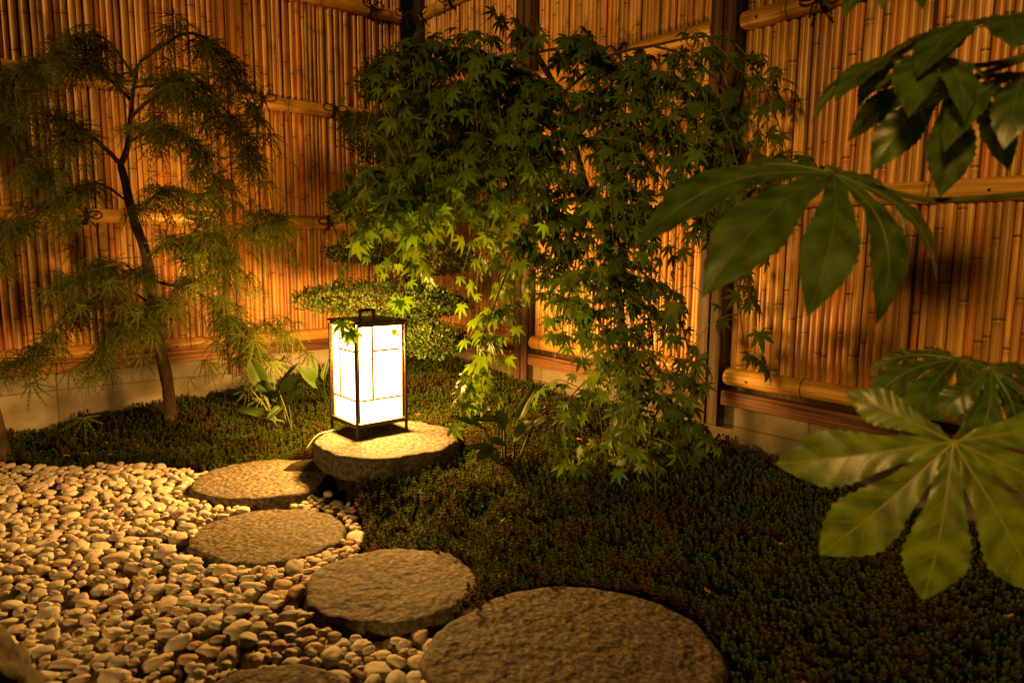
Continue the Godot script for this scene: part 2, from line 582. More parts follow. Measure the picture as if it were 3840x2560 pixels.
func round_stone(r: float, thick: float, seed_: int, col: Color, lumps: float, squash: float) -> ArrayMesh:
	var s := Shape.new()
	var n1 := noise(seed_, 1.0, 3)
	var n2 := noise(seed_ + 7, 1.0, 4)
	var segs := 80
	var rings: Array = [[0.0, 0.0]]
	for k in 15: rings.append([pow((k + 1) / 15.0, 0.8) * 0.955, 0.0])
	rings.append_array([[0.978, -0.0035], [0.992, -0.010], [1.0, -0.020], [0.995, -thick * 0.55], [0.985, -thick * 0.85], [0.96, -thick]])
	for q in rings:
		for j in segs:
			var a := TAU * j / segs
			var rim := r * (1.0 + lumps * n1.get_noise_2d(cos(a) * 1.1 + seed_, sin(a) * 1.1))
			var p := Vector3(cos(a) * rim * q[0], q[1], sin(a) * rim * q[0] * squash)
			var edge := smoothstep(0.9, 1.0, q[0])
			var w := n2.get_noise_3d(p.x * 32.0, p.y * 60.0, p.z * 32.0)
			p.y += w * 0.0022 + n2.get_noise_2d(p.x * 7.0 + 9.0, p.z * 7.0) * 0.004
			if edge > 0.2:
				var wob := n2.get_noise_3d(p.x * 24.0 + 5, p.y * 40.0, p.z * 24.0) * 0.006 * edge
				p.x += cos(a) * wob
				p.z += sin(a) * wob
			s.add(p, grey(col, 1.0 + 0.18 * w), Vector2(p.x, p.z))
	for i in rings.size() - 1:
		for j in segs:
			var a := i * segs + j
			var b := i * segs + (j + 1) % segs
			s.quad(a, a + segs, b + segs, b)
	return s.mesh()

func rock(size: Vector3, seed_: int, col: Color, rough: float, nu := 14, nv := 9) -> ArrayMesh:
	# a lump that is smooth for pebbles and craggy for boulders
	var s := Shape.new()
	var n := noise(seed_, 0.55, 2)
	for i in nv + 1:
		for j in nu:
			var la := PI * (float(i) / nv - 0.5)
			var lo := TAU * j / nu
			var d := Vector3(cos(la) * cos(lo), sin(la), cos(la) * sin(lo))
			var e := Vector3(signf(d.x) * pow(absf(d.x), 0.85), signf(d.y) * pow(absf(d.y), 0.9), signf(d.z) * pow(absf(d.z), 0.85))
			var k := 1.0 + rough * n.get_noise_3d(d.x * 2.0 + seed_, d.y * 2.0, d.z * 2.0)
			s.add(e * size * k, grey(col, 1.0 + 0.25 * n.get_noise_3d(d.x * 5.0, d.y * 5.0 + seed_, d.z * 5.0)), Vector2(float(j) / nu, float(i) / nv))
	for i in nv:
		for j in nu:
			var a := i * nu + j
			var b := i * nu + (j + 1) % nu
			s.quad(a, a + nu, b + nu, b)
	return s.mesh()

func lobes_of(list: Array, unit: float, wide: float) -> Array:
	var out: Array = []
	for l in list: out.append([l[0], l[1] * unit, l[1] * unit * wide])
	out.sort_custom(func(a, b): return a[0] < b[0])
	return out

func fatsia_leaf(root: Node3D, at: Vector3, n: Vector3, main: Vector3, lobes: Array, unit: float, wide: float, droop: float, stalk: Array, m: Dictionary, drops: int, lit_tone := false) -> void:
	var cols := [-1.0, -0.8, -0.6, -0.4, -0.2, -0.06, 0.0, 0.06, 0.2, 0.4, 0.6, 0.8, 1.0]
	var ls := lobes_of(lobes, unit, wide)
	var mesh := palmate(ls, 34, cols, 0.42, 0.69, 0.16, droop, 0.045, Color(0.11, 0.172, 0.012) if lit_tone else Color(0.05, 0.095, 0.011), Color(0.18, 0.23, 0.028) if lit_tone else Color(0.09, 0.13, 0.02), 24.0, 0.0016, 5.0)  # darker green of the other leaves has their shade painted in
	var o := obj("leaf", mesh, m.fatsia, root)
	o.transform = Transform3D(facing(main, n), at - root.position)
	# the ribs and drops follow the blade: read its rows back from the mesh
	var v: PackedVector3Array = mesh.surface_get_arrays(0)[Mesh.ARRAY_VERTEX]
	var nrm: PackedVector3Array = mesh.surface_get_arrays(0)[Mesh.ARRAY_NORMAL]
	var veins := Shape.new()
	var c := cols.size()
	for i in ls.size():
		var p := PackedVector3Array()
		for r in range(0, 33, 2): p.append(v[i * 35 * c + r * c + 6] + nrm[i * 35 * c + r * c + 6] * 0.0004)
		tube(veins, p, 0.0021, 0.0004, 5, Color(0.3, 0.34, 0.07) if lit_tone else Color(0.12, 0.17, 0.03))
		for r in range(7, 30, 4):
			for sg in [-1, 1]:
				var q := PackedVector3Array()
				for k in 5: q.append(v[i * 35 * c + mini(r + k, 34) * c + 6 + sg * (1 + k)] + nrm[i * 35 * c + mini(r + k, 34) * c + 6 + sg * (1 + k)] * 0.0002)
				tube(veins, q, 0.0007, 0.0002, 4, Color(0.24, 0.29, 0.04) if lit_tone else Color(0.07, 0.12, 0.02))
	obj("vein", veins.mesh(), m.fatsia, o)
	if stalk.size():
		var st := Shape.new()
		var path: Array = [at - root.position]
		for p in stalk: path.append(p - root.position)
		tube(st, smooth_path(path, 5), 0.0032, 0.0042, 7, Color(0.16, 0.2, 0.03), Color(0.1, 0.12, 0.03))
		obj("stalk", st.mesh(), m.fatsia, root)
	if drops > 0:
		var ds := Shape.new()
		for k in drops:
			var id := rng.randi_range(0, ls.size() - 1) * 35 * c + rng.randi_range(8, 31) * c + rng.randi_range(2, 10)
			var r := rf(0.0009, 0.0022)
			var f := ds.v.size()
			var bas := facing(nrm[id].cross(Vector3(0.2, 0.5, 0.3)), nrm[id])
			for a in 4:
				for b in 8: ds.add(v[id] + bas * Vector3(cos(b * TAU / 8) * cos(a * 0.5) * r, sin(b * TAU / 8) * cos(a * 0.5) * r, sin(a * 0.5) * r * 0.8), Color(0.9, 0.9, 0.9))
			for a in 3:
				for b in 8: ds.quad(f + a * 8 + b, f + a * 8 + (b + 1) % 8, f + a * 8 + 8 + (b + 1) % 8, f + a * 8 + 8 + b)
			ds.quad(f + 24, f + 26, f + 28, f + 30)
		stuff(obj("water_drops", ds.mesh(), m.water, o))

# ================================================================ the garden
func _ready() -> void:
	# ---- camera, night sky, exposure
	var cam := Camera3D.new()
	cam.name = "camera"
	cam.transform = Transform3D(Basis(Vector3.RIGHT, -0.1318) * Basis(Vector3.BACK, 0.0086), EYE)
	cam.fov = 51.7
	cam.near = 0.05
	cam.far = 200.0
	var lens := CameraAttributesPhysical.new()
	lens.frustum_focal_length = 24.0
	lens.frustum_focus_distance = 2.2
	lens.exposure_aperture = 4.0
	lens.frustum_near = 0.05
	lens.frustum_far = 200.0
	add_child(cam)
	cam.attributes = lens
	cam.fov = 51.7
	cam.current = true
	var env := Environment.new()
	env.background_mode = Environment.BG_SKY
	var night := ProceduralSkyMaterial.new()
	night.sky_top_color = Color(0.05, 0.05, 0.05)
	night.sky_horizon_color = Color(0.12, 0.10, 0.06)
	night.ground_bottom_color = Color(0.02, 0.02, 0.02)
	night.ground_horizon_color = Color(0.12, 0.10, 0.06)
	night.sun_angle_max = 0.0
	var sky := Sky.new()
	sky.sky_material = night
	env.sky = sky
	env.background_energy_multiplier = 0.35
	env.tonemap_mode = Environment.TONE_MAPPER_LINEAR
	env.tonemap_exposure = 1.0
	env.sdfgi_enabled = true
	env.ssao_enabled = true
	env.ssil_enabled = true
	var we := WorldEnvironment.new()
	we.name = "night_sky"
	we.environment = env
	add_child(we)
	# the warm light that reaches the garden from the house side, behind and left of the camera
	var glow_from_house := DirectionalLight3D.new()
	glow_from_house.name = "house_side_light"
	add_child(glow_from_house)
	glow_from_house.look_at_from_position(Vector3.ZERO, Vector3(0.455, -0.245, -0.78))
	glow_from_house.light_color = Color(1.0, 0.5, 0.115).linear_to_srgb()
	glow_from_house.light_energy = 0.68
	glow_from_house.light_angular_distance = 7.0
	glow_from_house.shadow_enabled = true
	glow_from_house.sky_mode = DirectionalLight3D.SKY_MODE_LIGHT_ONLY
	rng.seed = 20240611

	# ---- materials
	var T_bamboo := picture(128, 512, 11, 0.9, 4, Vector2(0.55, 0.05), Color(0.72, 0.66, 0.58), Color(1, 1, 1), 1.1, 0.03)
	var T_wood := picture(256, 256, 12, 0.6, 4, Vector2(0.9, 0.02), Color(0.55, 0.5, 0.46), Color(1, 1, 1), 1.5, 0.04)
	var T_concrete := blotches(384, 13, 0.012, 5, Color(0.66, 0.64, 0.55), Color(1, 1, 1), 1.2, 0.07)
	var B_concrete := blotches(256, 18, 0.06, 4, Color.BLACK, Color.WHITE, 1.0, 0.1)
	var T_granite := blotches(512, 14, 0.05, 5, Color(0.4, 0.37, 0.3), Color(1, 1, 1), 1.4, 0.3)
	var B_granite := blotches(512, 15, 0.022, 5, Color.BLACK, Color.WHITE, 1.5, 0.03)
	var T_bark := picture(128, 256, 16, 0.9, 4, Vector2(0.6, 0.25), Color(0.5, 0.47, 0.42), Color(1, 1, 1), 1.4, 0.08)
	var M := {}
	M.bamboo = mat(0.42, T_bamboo, 0.5)
	M.wood = mat(0.62, T_wood, 0.4)
	M.concrete = tri_mat(mat(0.92, T_concrete, 0.25), 1.6, B_concrete, 0.12)
	M.granite = tri_mat(mat(0.85, T_granite, 0.3), 2.4, B_granite, 0.3)
	M.pebble = mat(0.75, null, 0.25)
	M.soil = tri_mat(mat(0.95, T_granite, 0.2), 2.0, B_granite, 1.0)
	M.rope = mat(0.8)
	M.bark = mat(0.8, T_bark, 0.35)
	M.moss = leaf_mat(0.85, 0.5)
	M.moss.metallic_specular = 0.15
	M.hosta = leaf_mat(0.55, 0.4)
	M.hosta.metallic_specular = 0.25
	M.fatsia = leaf_mat(0.37, 0.5)
	M.fatsia.metallic_specular = 0.5
	M.shrub = leaf_mat(0.6, 0.5)
	M.shrub.metallic_specular = 0.25
	M.frame = mat(0.5, T_wood, 0.4)
	M.water = StandardMaterial3D.new()
	M.water.albedo_color = Color(1, 1, 1, 0.08)
	M.water.transparency = BaseMaterial3D.TRANSPARENCY_ALPHA
	M.water.roughness = 0.03
	M.water.metallic_specular = 0.9
	var greens: Array = []
	for k in 4:
		var m := leaf_mat(0.52, 1.0)
		m.metallic_specular = 0.35
		m.albedo_color = Color([0.85, 1.0, 0.95, 0.9][k], [0.85, 0.95, 1.0, 0.86][k], 0.9)
		greens.append(m)

	# ---- the lie of the land
	for p in [[2.4, 0.03], [1.82, 0.04], [1.35, 0.083], [1.0, 0.11], [0.5, 0.16], [0.0, 0.21]]:
		var w := wall_point(true, p[0], p[1])
		lows.append(w)
	for p in [[0.42, 0.21], [0.86, 0.185], [1.3, 0.162], [1.85, 0.137], [2.2, 0.118], [2.8, 0.1]]:
		lows.append(wall_point(false, p[0], p[1]))
	lows.append_array([Vector3(-0.39, 0.105, -2.18), Vector3(-1.0, 0.03, -2.35), Vector3(-1.5, 0.015, -2.3), Vector3(-0.45, 0.08, -1.93), Vector3(-0.15, 0.06, -1.65), Vector3(-0.26, 0.11, -1.97), Vector3(-0.42, 0.025, -1.8), Vector3(-0.33, 0.025, -1.64), Vector3(0.15, 0.05, -1.45), Vector3(0.55, 0.045, -1.15), Vector3(0.4, 0.105, -2.2), Vector3(0.9, 0.085, -1.6), Vector3(1.0, 0.05, -0.9), Vector3(-0.05, 0.115, -2.15), Vector3(0.5, 0.04, -0.6), Vector3(-1.0, 0.0, -1.4), Vector3(-0.5, 0.0, -0.8), Vector3(-2.2, 0.0, -1.2), Vector3(0.4, 0.03, 0.2)])
	for p in [Vector3(-2.15, 0.01, -2.349), Vector3(-1.719, 0.01, -2.293), Vector3(-1.406, 0.01, -2.259), Vector3(-1.221, 0.01, -2.264), Vector3(-1.001, 0.01, -2.225), Vector3(-0.77, 0.01, -2.095), Vector3(-0.577, 0.01, -2.1), Vector3(-0.455, 0.01, -1.961), Vector3(-0.366, 0.01, -1.711), Vector3(-0.358, 0.01, -1.622), Vector3(-0.246, 0.01, -1.499), Vector3(-0.153, 0.01, -1.366), Vector3(-0.116, 0.01, -1.3), Vector3(-0.067, 0.01, -1.131), Vector3(-0.066, 0.01, -0.908), Vector3(-1.136, 0.01, -0.895)]:
		pebble_edge.append(Vector2(p.x, p.z))
	var land := Shape.new()
	var N := 90
	for i in N + 1:
		for j in N + 1:
			var x := lerpf(-3.2, 3.2, float(j) / N)
			var z := lerpf(-5.2, 1.2, float(i) / N)
			var y := ground(x, z) - 0.02
			if Geometry2D.is_point_in_polygon(Vector2(x, z), pebble_edge): y = -0.045
			land.add(Vector3(x, y, z), Color(0.035, 0.024, 0.014))
	for i in N:
		for j in N:
			var a := i * (N + 1) + j
			land.quad(a, a + N + 1, a + N + 2, a + 1)
	var rim: Array = []
	for k in N: rim.append(k)
	for k in N: rim.append(k * (N + 1) + N)
	for k in N: rim.append(N * (N + 1) + N - k)
	for k in N: rim.append((N - k) * (N + 1))
	var far0 := land.v.size()
	for id in rim:
		var p := land.v[id] - Vector3(0, 0, -2.0)
		var o := Vector2(p.x, p.z).normalized() * 90.0
		land.add(Vector3(o.x, -0.05, o.y - 2.0), Color(0.035, 0.024, 0.014))
	for k in rim.size():
		var k2 := (k + 1) % rim.size()
		land.quad(rim[k], rim[k2], far0 + k2, far0 + k)
	obj("ground", land.mesh(), M.soil, self).set_meta("kind", "structure")

	# ---- fences and their footings
	var cedar := Color(0.42, 0.20, 0.06)
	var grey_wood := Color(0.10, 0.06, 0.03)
	var dark_wood := Color(0.17, 0.08, 0.035)
	var lf := thing("bamboo_fence", "split bamboo fence behind the thread-leaved maple, with orange cedar post and rope knots", "fence", CORNER, "bamboo fences meeting in the corner")
	lf.basis = Basis(-LEFT_DIR, Vector3.UP, LEFT_OUT)
	fence(lf, -1, [[-0.07, -0.895, 0.0205, dark_wood], [-0.99, -1.9, 0.0245, cedar], [-1.99, -2.9, 0.025, cedar]], [0.942, 1.945, 2.945], [[1, 1.50], [1, 1.08], [1, 0.50], [2, 0.80], [2, 0.46], [2, 1.36], [3, 0.26], [3, 0.09], [3, 0.7], [1, 1.83]], M, [0.333, 0.862, 1.38, 1.878], Color(0.46, 0.20, 0.055), [[0, 1.2], [0, 1.7], [0, 0.3]])
	var rt := thing("bamboo_fence", "split bamboo fence behind the green maple, with grooved weathered posts and smooth half-round rails", "fence", CORNER, "bamboo fences meeting in the corner")
	rt.basis = Basis(RIGHT_DIR, Vector3.UP, RIGHT_OUT)
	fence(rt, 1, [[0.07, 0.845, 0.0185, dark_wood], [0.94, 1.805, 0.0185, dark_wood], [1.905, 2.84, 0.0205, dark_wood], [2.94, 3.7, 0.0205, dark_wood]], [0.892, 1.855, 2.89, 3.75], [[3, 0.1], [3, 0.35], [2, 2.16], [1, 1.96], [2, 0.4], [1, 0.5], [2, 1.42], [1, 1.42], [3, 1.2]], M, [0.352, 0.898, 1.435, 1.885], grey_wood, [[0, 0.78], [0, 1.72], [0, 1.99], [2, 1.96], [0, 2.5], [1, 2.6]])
	var cp := Shape.new()
	box(cp, Vector3(0.02, 1.15, 0.022), Vector3(0.05, 1.95, 0.05), 0.003, Color(0.05, 0.03, 0.018))
	obj("corner_post", cp.mesh(), M.wood, lf)
	var f1 := thing("concrete_footing", "low concrete block footing under the fence behind the thread-leaved maple", "footing", CORNER)
	f1.basis = lf.basis
	footing(f1, -2.93, -0.02, 0.008, M, Color(0.5, 0.46, 0.38))
	var f2 := thing("concrete_footing", "low dark concrete footing under the fence behind the green maple", "footing", CORNER)
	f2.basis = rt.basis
	footing(f2, 0.09, 3.8, -0.014, M, Color(0.2, 0.18, 0.13))  # darker concrete tone than the footing of the other fence

	# ---- unseen eave added behind the camera to keep the warm light off the fence tops
	var house := thing("shading_eave", "unseen wooden eave added behind the camera to shade the tops of the fences", "eave", Vector3(-0.6, 0, 1.6))
	var boards := Shape.new()
	for k in 9: box(boards, Vector3(-2.24 + k * 0.56, 2.69, -0.15), Vector3(0.552, 0.03, 0.9), 0.003, dark_wood)
	obj("roof_boards", boards.mesh(), M.wood, house)
	var fascia := Shape.new()
	box(fascia, Vector3(0, 2.62, -0.62), Vector3(5.05, 0.14, 0.035), 0.004, dark_wood)
	obj("fascia", fascia.mesh(), M.wood, house)
	for x in [-2.4, 2.4]:
		var pl := Shape.new()
		box(pl, Vector3(x, 1.3, 0.2), Vector3(0.1, 2.74, 0.1), 0.004, dark_wood)
		obj("post", pl.mesh(), M.wood, house)

	# ---- lantern
	var LY := 0.70
	var near_leg := Vector3(-0.481, 0.15, -2.138)
	var half := 0.0925
	var turn := Basis(Vector3.UP, LY)
	var lamp := thing("paper_lantern", "glowing square white paper lantern in a dark frame standing on a round stone", "lantern", near_leg + turn * Vector3(half, 0, -half))
	lamp.basis = turn
	var dark := Color(0.045, 0.03, 0.02)
	var oak := Color(0.2, 0.1, 0.035)
	var paper := Shape.new()
	var pr := half - 0.011
	for k in 4:
		var b := Basis(Vector3.UP, k * PI / 2)
		var ids: Array = []
		for q in [[-1, 0.05], [1, 0.05], [1, 0.353], [-1, 0.353]]: ids.append(paper.add(b * Vector3(q[0] * pr, q[1], pr), Color.WHITE))
		paper.quad(ids[0], ids[1], ids[2], ids[3])
	var glow := StandardMaterial3D.new()
	glow.albedo_color = Color(0.9, 0.86, 0.78)
	glow.roughness = 0.9
	glow.emission_enabled = true
	glow.emission = Color(1.0, 0.56, 0.165).linear_to_srgb()
	glow.emission_energy_multiplier = 8.0
	obj("paper_shade", paper.mesh(), glow, lamp)
	for sx in [-1, 1]:
		for sz in [-1, 1]:
			var s := Shape.new()
			box(s, Vector3(sx * (half - 0.004), 0.179, sz * (half - 0.004)), Vector3(0.0078, 0.352, 0.0078), 0.001, dark)
			obj("leg", s.mesh(), M.frame, lamp)
	for k in 4:
		var b := Basis(Vector3.UP, k * PI / 2)
		for q in [[0.042, 0.013], [0.3575, 0.009]]:
			var s := Shape.new()
			box(s, b * Vector3(0, q[0], half - 0.005), Vector3(half * 2 - 0.0196, q[1], 0.0085), 0.001, dark, b)
			obj("frame_rail", s.mesh(), M.frame, lamp)
		var edge := Shape.new()
		for sx in [-1, 1]: box(edge, b * Vector3(sx * (half - 0.0135), 0.2015, half - 0.0085), Vector3(0.006, 0.302, 0.004), 0.0008, oak, b)
		obj("inner_frame", edge.mesh(), M.frame, lamp)
		var flip := -1.0 if k % 2 == 0 else 1.0
		var vx := flip * 0.029 if k % 2 == 0 else flip * -0.029
		var bars := [[Vector3(0, 0.121, 0), Vector3(half * 2 - 0.036, 0.0056, 0.004)], [Vector3(vx, 0.2385, 0), Vector3(0.0056, 0.229, 0.0038)], [Vector3((vx + (half - 0.018) * (1.0 if vx < 0 else -1.0)) / 2 , 0.276, 0), Vector3(half - 0.018 + 0.029 - 0.005, 0.0052, 0.0038)]]
		for q in bars:
			var s := Shape.new()
			box(s, b * (q[0] + Vector3(0, 0, half - 0.0085)), q[1], 0.0008, Color(0.08, 0.03, 0.012), b)
			obj("lattice_bar", s.mesh(), M.frame, lamp)
	var lid := Shape.new()
	box(lid, Vector3(0, 0.366, 0), Vector3(half * 2 + 0.004, 0.007, half * 2 + 0.006), 0.0015, dark)
	obj("lid", lid.mesh(), M.frame, lamp)
	var floor_plate := Shape.new()
	box(floor_plate, Vector3(0, 0.0425, 0), Vector3(half * 2 - 0.021, 0.010, half * 2 - 0.021), 0.001, dark)
	obj("base_plate", floor_plate.mesh(), M.frame, lamp)
	var hd := Shape.new()
	for sx in [-1, 1]: box(hd, Vector3(sx * 0.024, 0.3825, 0), Vector3(0.007, 0.026, 0.012), 0.001, dark)
	tube(hd, smooth_path([Vector3(-0.03, 0.395, 0), Vector3(0, 0.3985, 0), Vector3(0.03, 0.395, 0)], 4), 0.0052, 0.0052, 6, dark)
	obj("handle", hd.mesh(), M.frame, lamp)
	var bulb := OmniLight3D.new()
	put(bulb, "lantern_light", lamp)
	bulb.position = Vector3(0, 0.258, 0)
	bulb.light_color = Color(1.0, 0.45, 0.085).linear_to_srgb()
	bulb.light_energy = 3.7
	bulb.light_size = 0.055
	bulb.omni_range = 12.0
	bulb.omni_attenuation = 2.0
	bulb.shadow_enabled = true
	var cord := Shape.new()
	tube(cord, smooth_path([lamp.position + turn * Vector3(-0.05, 0.034, -0.03), lamp.position + turn * Vector3(-0.085, 0.012, -0.03), lamp.position + turn * Vector3(-0.115, 0.005, -0.05), lamp.position + turn * Vector3(-0.17, 0.004, -0.03), lamp.position + turn * Vector3(-0.21, -0.03, -0.02)], 5), 0.002, 0.002, 6, Color(0.25, 0.24, 0.2))
	tag(obj("power_cord", cord.mesh(), M.rope, self), "thin pale power cord leading from under the paper lantern into moss", "cord")

	# ---- round stones
	var stones := [
		["lantern_stone", "thick round granite stone that carries the paper lantern", Vector3(-0.39, 0.15, -2.176), 0.224, 0.075, 1.0],
		["stepping_stone", "pitted round stepping stone at the far edge of the white pebbles, nearest the lantern stone", Vector3(-0.755, 0.05, -2.076), 0.200, 0.065, 0.95],
		["stepping_stone", "rough oval stepping stone sunk in white pebbles, second in line from the lantern", Vector3(-0.61, 0.028, -1.707), 0.191, 0.06, 0.92],
		["stepping_stone", "round granite stepping stone between pebbles and dark moss, third in line from the lantern", Vector3(-0.256, 0.038, -1.432), 0.185, 0.07, 0.95],
		["stepping_stone", "largest stepping stone, cut by the bottom edge beside the dark moss", Vector3(0.119, 0.048, -1.159), 0.266, 0.075, 0.92],
		["stepping_stone", "stepping stone almost wholly below the bottom edge, behind nearest white pebbles", Vector3(-0.374, 0.045, -1.004), 0.124, 0.065, 0.95]]
	var discs: Array = []
	for i in stones.size():
		var q: Array = stones[i]
		var o := obj(q[0], round_stone(q[3], q[4], 31 + i * 5, [Color(0.12, 0.115, 0.1), Color(0.2, 0.18, 0.14), Color(0.17, 0.155, 0.12), Color(0.16, 0.145, 0.11), Color(0.16, 0.145, 0.11), Color(0.16, 0.145, 0.11)][i], 0.09, q[5]), M.granite, self, q[2])
		tag(o, q[1], "stone" if i == 0 else "stepping stone", "" if i == 0 else "stepping stones along the pebble bed")
		discs.append([q[2], q[3]])
	var lean := thing("leaning_trunk", "slim dark leaning trunk at the edge of pebbles and moss, cut off by the frame", "tree trunk", Vector3(-1.732, -0.046, -2.32))
	var ls := Shape.new()
	tube(ls, smooth_path([Vector3(0.012, -0.06, 0), Vector3(-1.737, -0.008, -2.32) - lean.position, Vector3(-1.766, 0.174, -2.32) - lean.position, Vector3(-1.814, 0.402, -2.33) - lean.position, Vector3(-1.891, 0.748, -2.36) - lean.position, Vector3(-2.005, 1.261, -2.42) - lean.position, Vector3(-2.058, 1.679, -2.45) - lean.position], 5), 0.043, 0.026, 14, Color(0.075, 0.06, 0.035), Color(0.075, 0.06, 0.035), 0.04)
	obj("trunk", ls.mesh(), M.bark, lean)
	for q in [[Vector3(-1.891, 0.748, -2.36), Vector3(-1.95, 0.94, -2.3), Vector3(-2.011, 0.988, -2.25)], [Vector3(-2.005, 1.261, -2.42), Vector3(-1.891, 1.49, -2.45), Vector3(-1.884, 1.664, -2.48)]]:
		var bs := Shape.new()
		tube(bs, smooth_path([q[0] - lean.position, q[1] - lean.position, q[2] - lean.position], 5), 0.016, 0.007, 8, Color(0.075, 0.06, 0.035), Color(0.075, 0.06, 0.035), 0.04)
		obj("branch", bs.mesh(), M.bark, lean)
	var near_rock := obj("boulder", rock(Vector3(0.085, 0.1, 0.08), 95, Color(0.14, 0.11, 0.06), 0.3, 28, 18), M.granite, self, Vector3(-0.663, 0.177, -0.78))
	tag(near_rock, "blurred dark boulder in the bottom corner in front of the pebbles", "rock")

	# ---- pebbles: let fall one by one into a height field, then the largest in view become things
	var cell := 0.005
	var x0 := -2.2
	var z0 := -2.6
	var nx := 480
	var nz := 400
	var field := PackedFloat32Array()
	field.resize(nx * nz)
	for iz in nz:
		for ix in nx:
			var x := x0 + ix * cell
			var z := z0 + iz * cell
			var h := -0.045 if Geometry2D.is_point_in_polygon(Vector2(x, z), pebble_edge) else 9.0
			if h < 1.0:
				for d in discs:
					if Vector2(x - d[0].x, z - d[0].z).length() < d[1] * 0.97: h = 9.0
				if absf(x) > 0.78 * -z + 0.25 or z > -0.75: h = 9.0
			field[iz * nx + ix] = h
	var fallen: Array = []
	for i in 60000:
		var big := rng.randf()
		var a := rf(0.018, 0.031) if big < 0.88 else rf(0.031, 0.042)
		if i > 38000: a = rf(0.009, 0.015)
		var b := a * rf(0.58, 0.92)
		var c := a * rf(0.4, 0.56)
		var x := rf(x0 + 0.04, x0 + nx * cell - 0.04)
		var z := rf(z0 + 0.04, z0 + nz * cell - 0.04)
		var mid := field[int((z - z0) / cell) * nx + int((x - x0) / cell)]
		if mid > 0.03: continue
		var yaw := rf(0, PI)
		var ca := cos(yaw)
		var sa := sin(yaw)
		var n := int(ceil(a / cell))
		var base := -1.0
		var over := false
		var ci := int((x - x0) / cell)
		var cj := int((z - z0) / cell)
		for dj in range(-n, n + 1):
			for di in range(-n, n + 1):
				var u := (di * ca + dj * sa) * cell / a
				var w := (-di * sa + dj * ca) * cell / b
				var rr := u * u + w * w
				if rr > 1.0: continue
				var f := field[(cj + dj) * nx + ci + di]
				if f > 1.0:
					if rr < 0.8: over = true
					continue
				base = maxf(base, f + c * sqrt(1.0 - rr) * 0.6)
		if over: continue
		if base + c > 0.034 + 0.012 * sin(x * 9.0) * sin(z * 8.0): continue
		for dj in range(-n, n + 1):
			for di in range(-n, n + 1):
				var u := (di * ca + dj * sa) * cell / a
				var w := (-di * sa + dj * ca) * cell / b
				var rr := u * u + w * w
				if rr < 1.0 and field[(cj + dj) * nx + ci + di] < 1.0: field[(cj + dj) * nx + ci + di] = maxf(field[(cj + dj) * nx + ci + di], base + c * sqrt(1.0 - rr))
		var bas := Basis(Vector3.UP, -yaw) * Basis(Vector3.RIGHT, rf(-0.3, 0.3)) * Basis(Vector3.BACK, rf(-0.3, 0.3))
		fallen.append([Vector3(x, base, z), bas, Vector3(a, c, b)])
	var shapes: Array = []
	for k in 8: shapes.append(rock(Vector3.ONE, 200 + k * 3, Color.WHITE, 0.22 if k < 6 else 0.34, 16, 10))
	var tones := [["white", Color(0.45, 0.42, 0.36)], ["cream", Color(0.42, 0.36, 0.27)], ["pale grey", Color(0.33, 0.31, 0.27)], ["white", Color(0.43, 0.4, 0.35)], ["tan", Color(0.3, 0.22, 0.14)], ["cream", Color(0.4, 0.35, 0.28)]]
	var score: Array = []
	for i in fallen.size():
		var p: Vector3 = fallen[i][0]
		var top: float = field[int((p.z - z0) / cell) * nx + int((p.x - x0) / cell)]
		var shown: bool = top < p.y + fallen[i][2].y + 0.002 and absf(p.x) < 0.71 * -p.z and p.z < -1.06
		score.append((fallen[i][2].x * fallen[i][2].z / p.distance_squared_to(EYE)) if shown else 0.0)
	var rank: Array = range(fallen.size())
	rank.sort_custom(func(a, b): return score[a] > score[b])
	var pm: Array = []
	for q in tones:
		var m := StandardMaterial3D.new()
		m.albedo_color = (q[1] as Color).linear_to_srgb()
		m.roughness = 0.75
		m.metallic_specular = 0.25
		pm.append(m)
	var bed := Node3D.new()
	put(bed, "pebble_bed", self)
	tag(bed, "bed of smooth white pebbles around the stepping stones", "pebbles")
	stuff(bed)
	var heaps: Array = []
	var hues: Array = []
	for k in shapes.size():
		heaps.append([])
		hues.append([])
	for r in rank.size():
		var q: Array = fallen[rank[r]]
		var kind: int = rng.randi() % shapes.size()
		var tone: int = rng.randi() % 6
		if tone == 4 and rng.randf() < 0.6: tone = 0
		var t := Transform3D((q[1] as Basis) * Basis.from_scale(q[2]), q[0])
		if r < 300 and score[rank[r]] > 0.0:
			var o := obj("pebble", shapes[kind], pm[tone], self)
			o.transform = t
			var p: Vector3 = q[0]
			var at := 0
			for k in range(1, discs.size()):
				if p.distance_to(discs[k][0]) - discs[k][1] < p.distance_to(discs[at][0]) - discs[at][1] and k > 0: at = k
			var where: String = ["the lantern stone", "the first stepping stone", "the second stepping stone", "the third stepping stone", "the largest stepping stone", "the lowest stepping stone"][at]
			var away: Vector3 = p - discs[at][0]
			var face: String = ("toward the camera" if away.z > 0 else "toward the fence") if absf(away.z) > absf(away.x) * 1.3 else (("on its moss side" if away.x > 0 else "on its pebble side") if absf(away.x) > absf(away.z) * 1.3 else ("toward the near moss" if away.x > 0 and away.z > 0 else ("toward the lantern" if away.x > 0 else ("on its near side" if away.z > 0 else "on its far side"))))
			var size_word: String = "large" if q[2].x > 0.0305 else ("medium" if q[2].x > 0.024 else "small")
			var form: String = "long" if q[2].z < q[2].x * 0.68 else ("round" if q[2].z > q[2].x * 0.82 else "oval")
			var gap: float = p.distance_to(discs[at][0]) - discs[at][1]
			tag(o, "%s %s %s pebble %s %s, %s" % [size_word, form, tones[tone][0], "touching" if gap < 0.035 else ("just off" if gap < 0.09 else ("near" if gap < 0.18 else ("well off" if gap < 0.3 else "far from"))), where, face], "pebble", "white pebbles on the surface of the bed")
		else:
			heaps[kind].append(t)
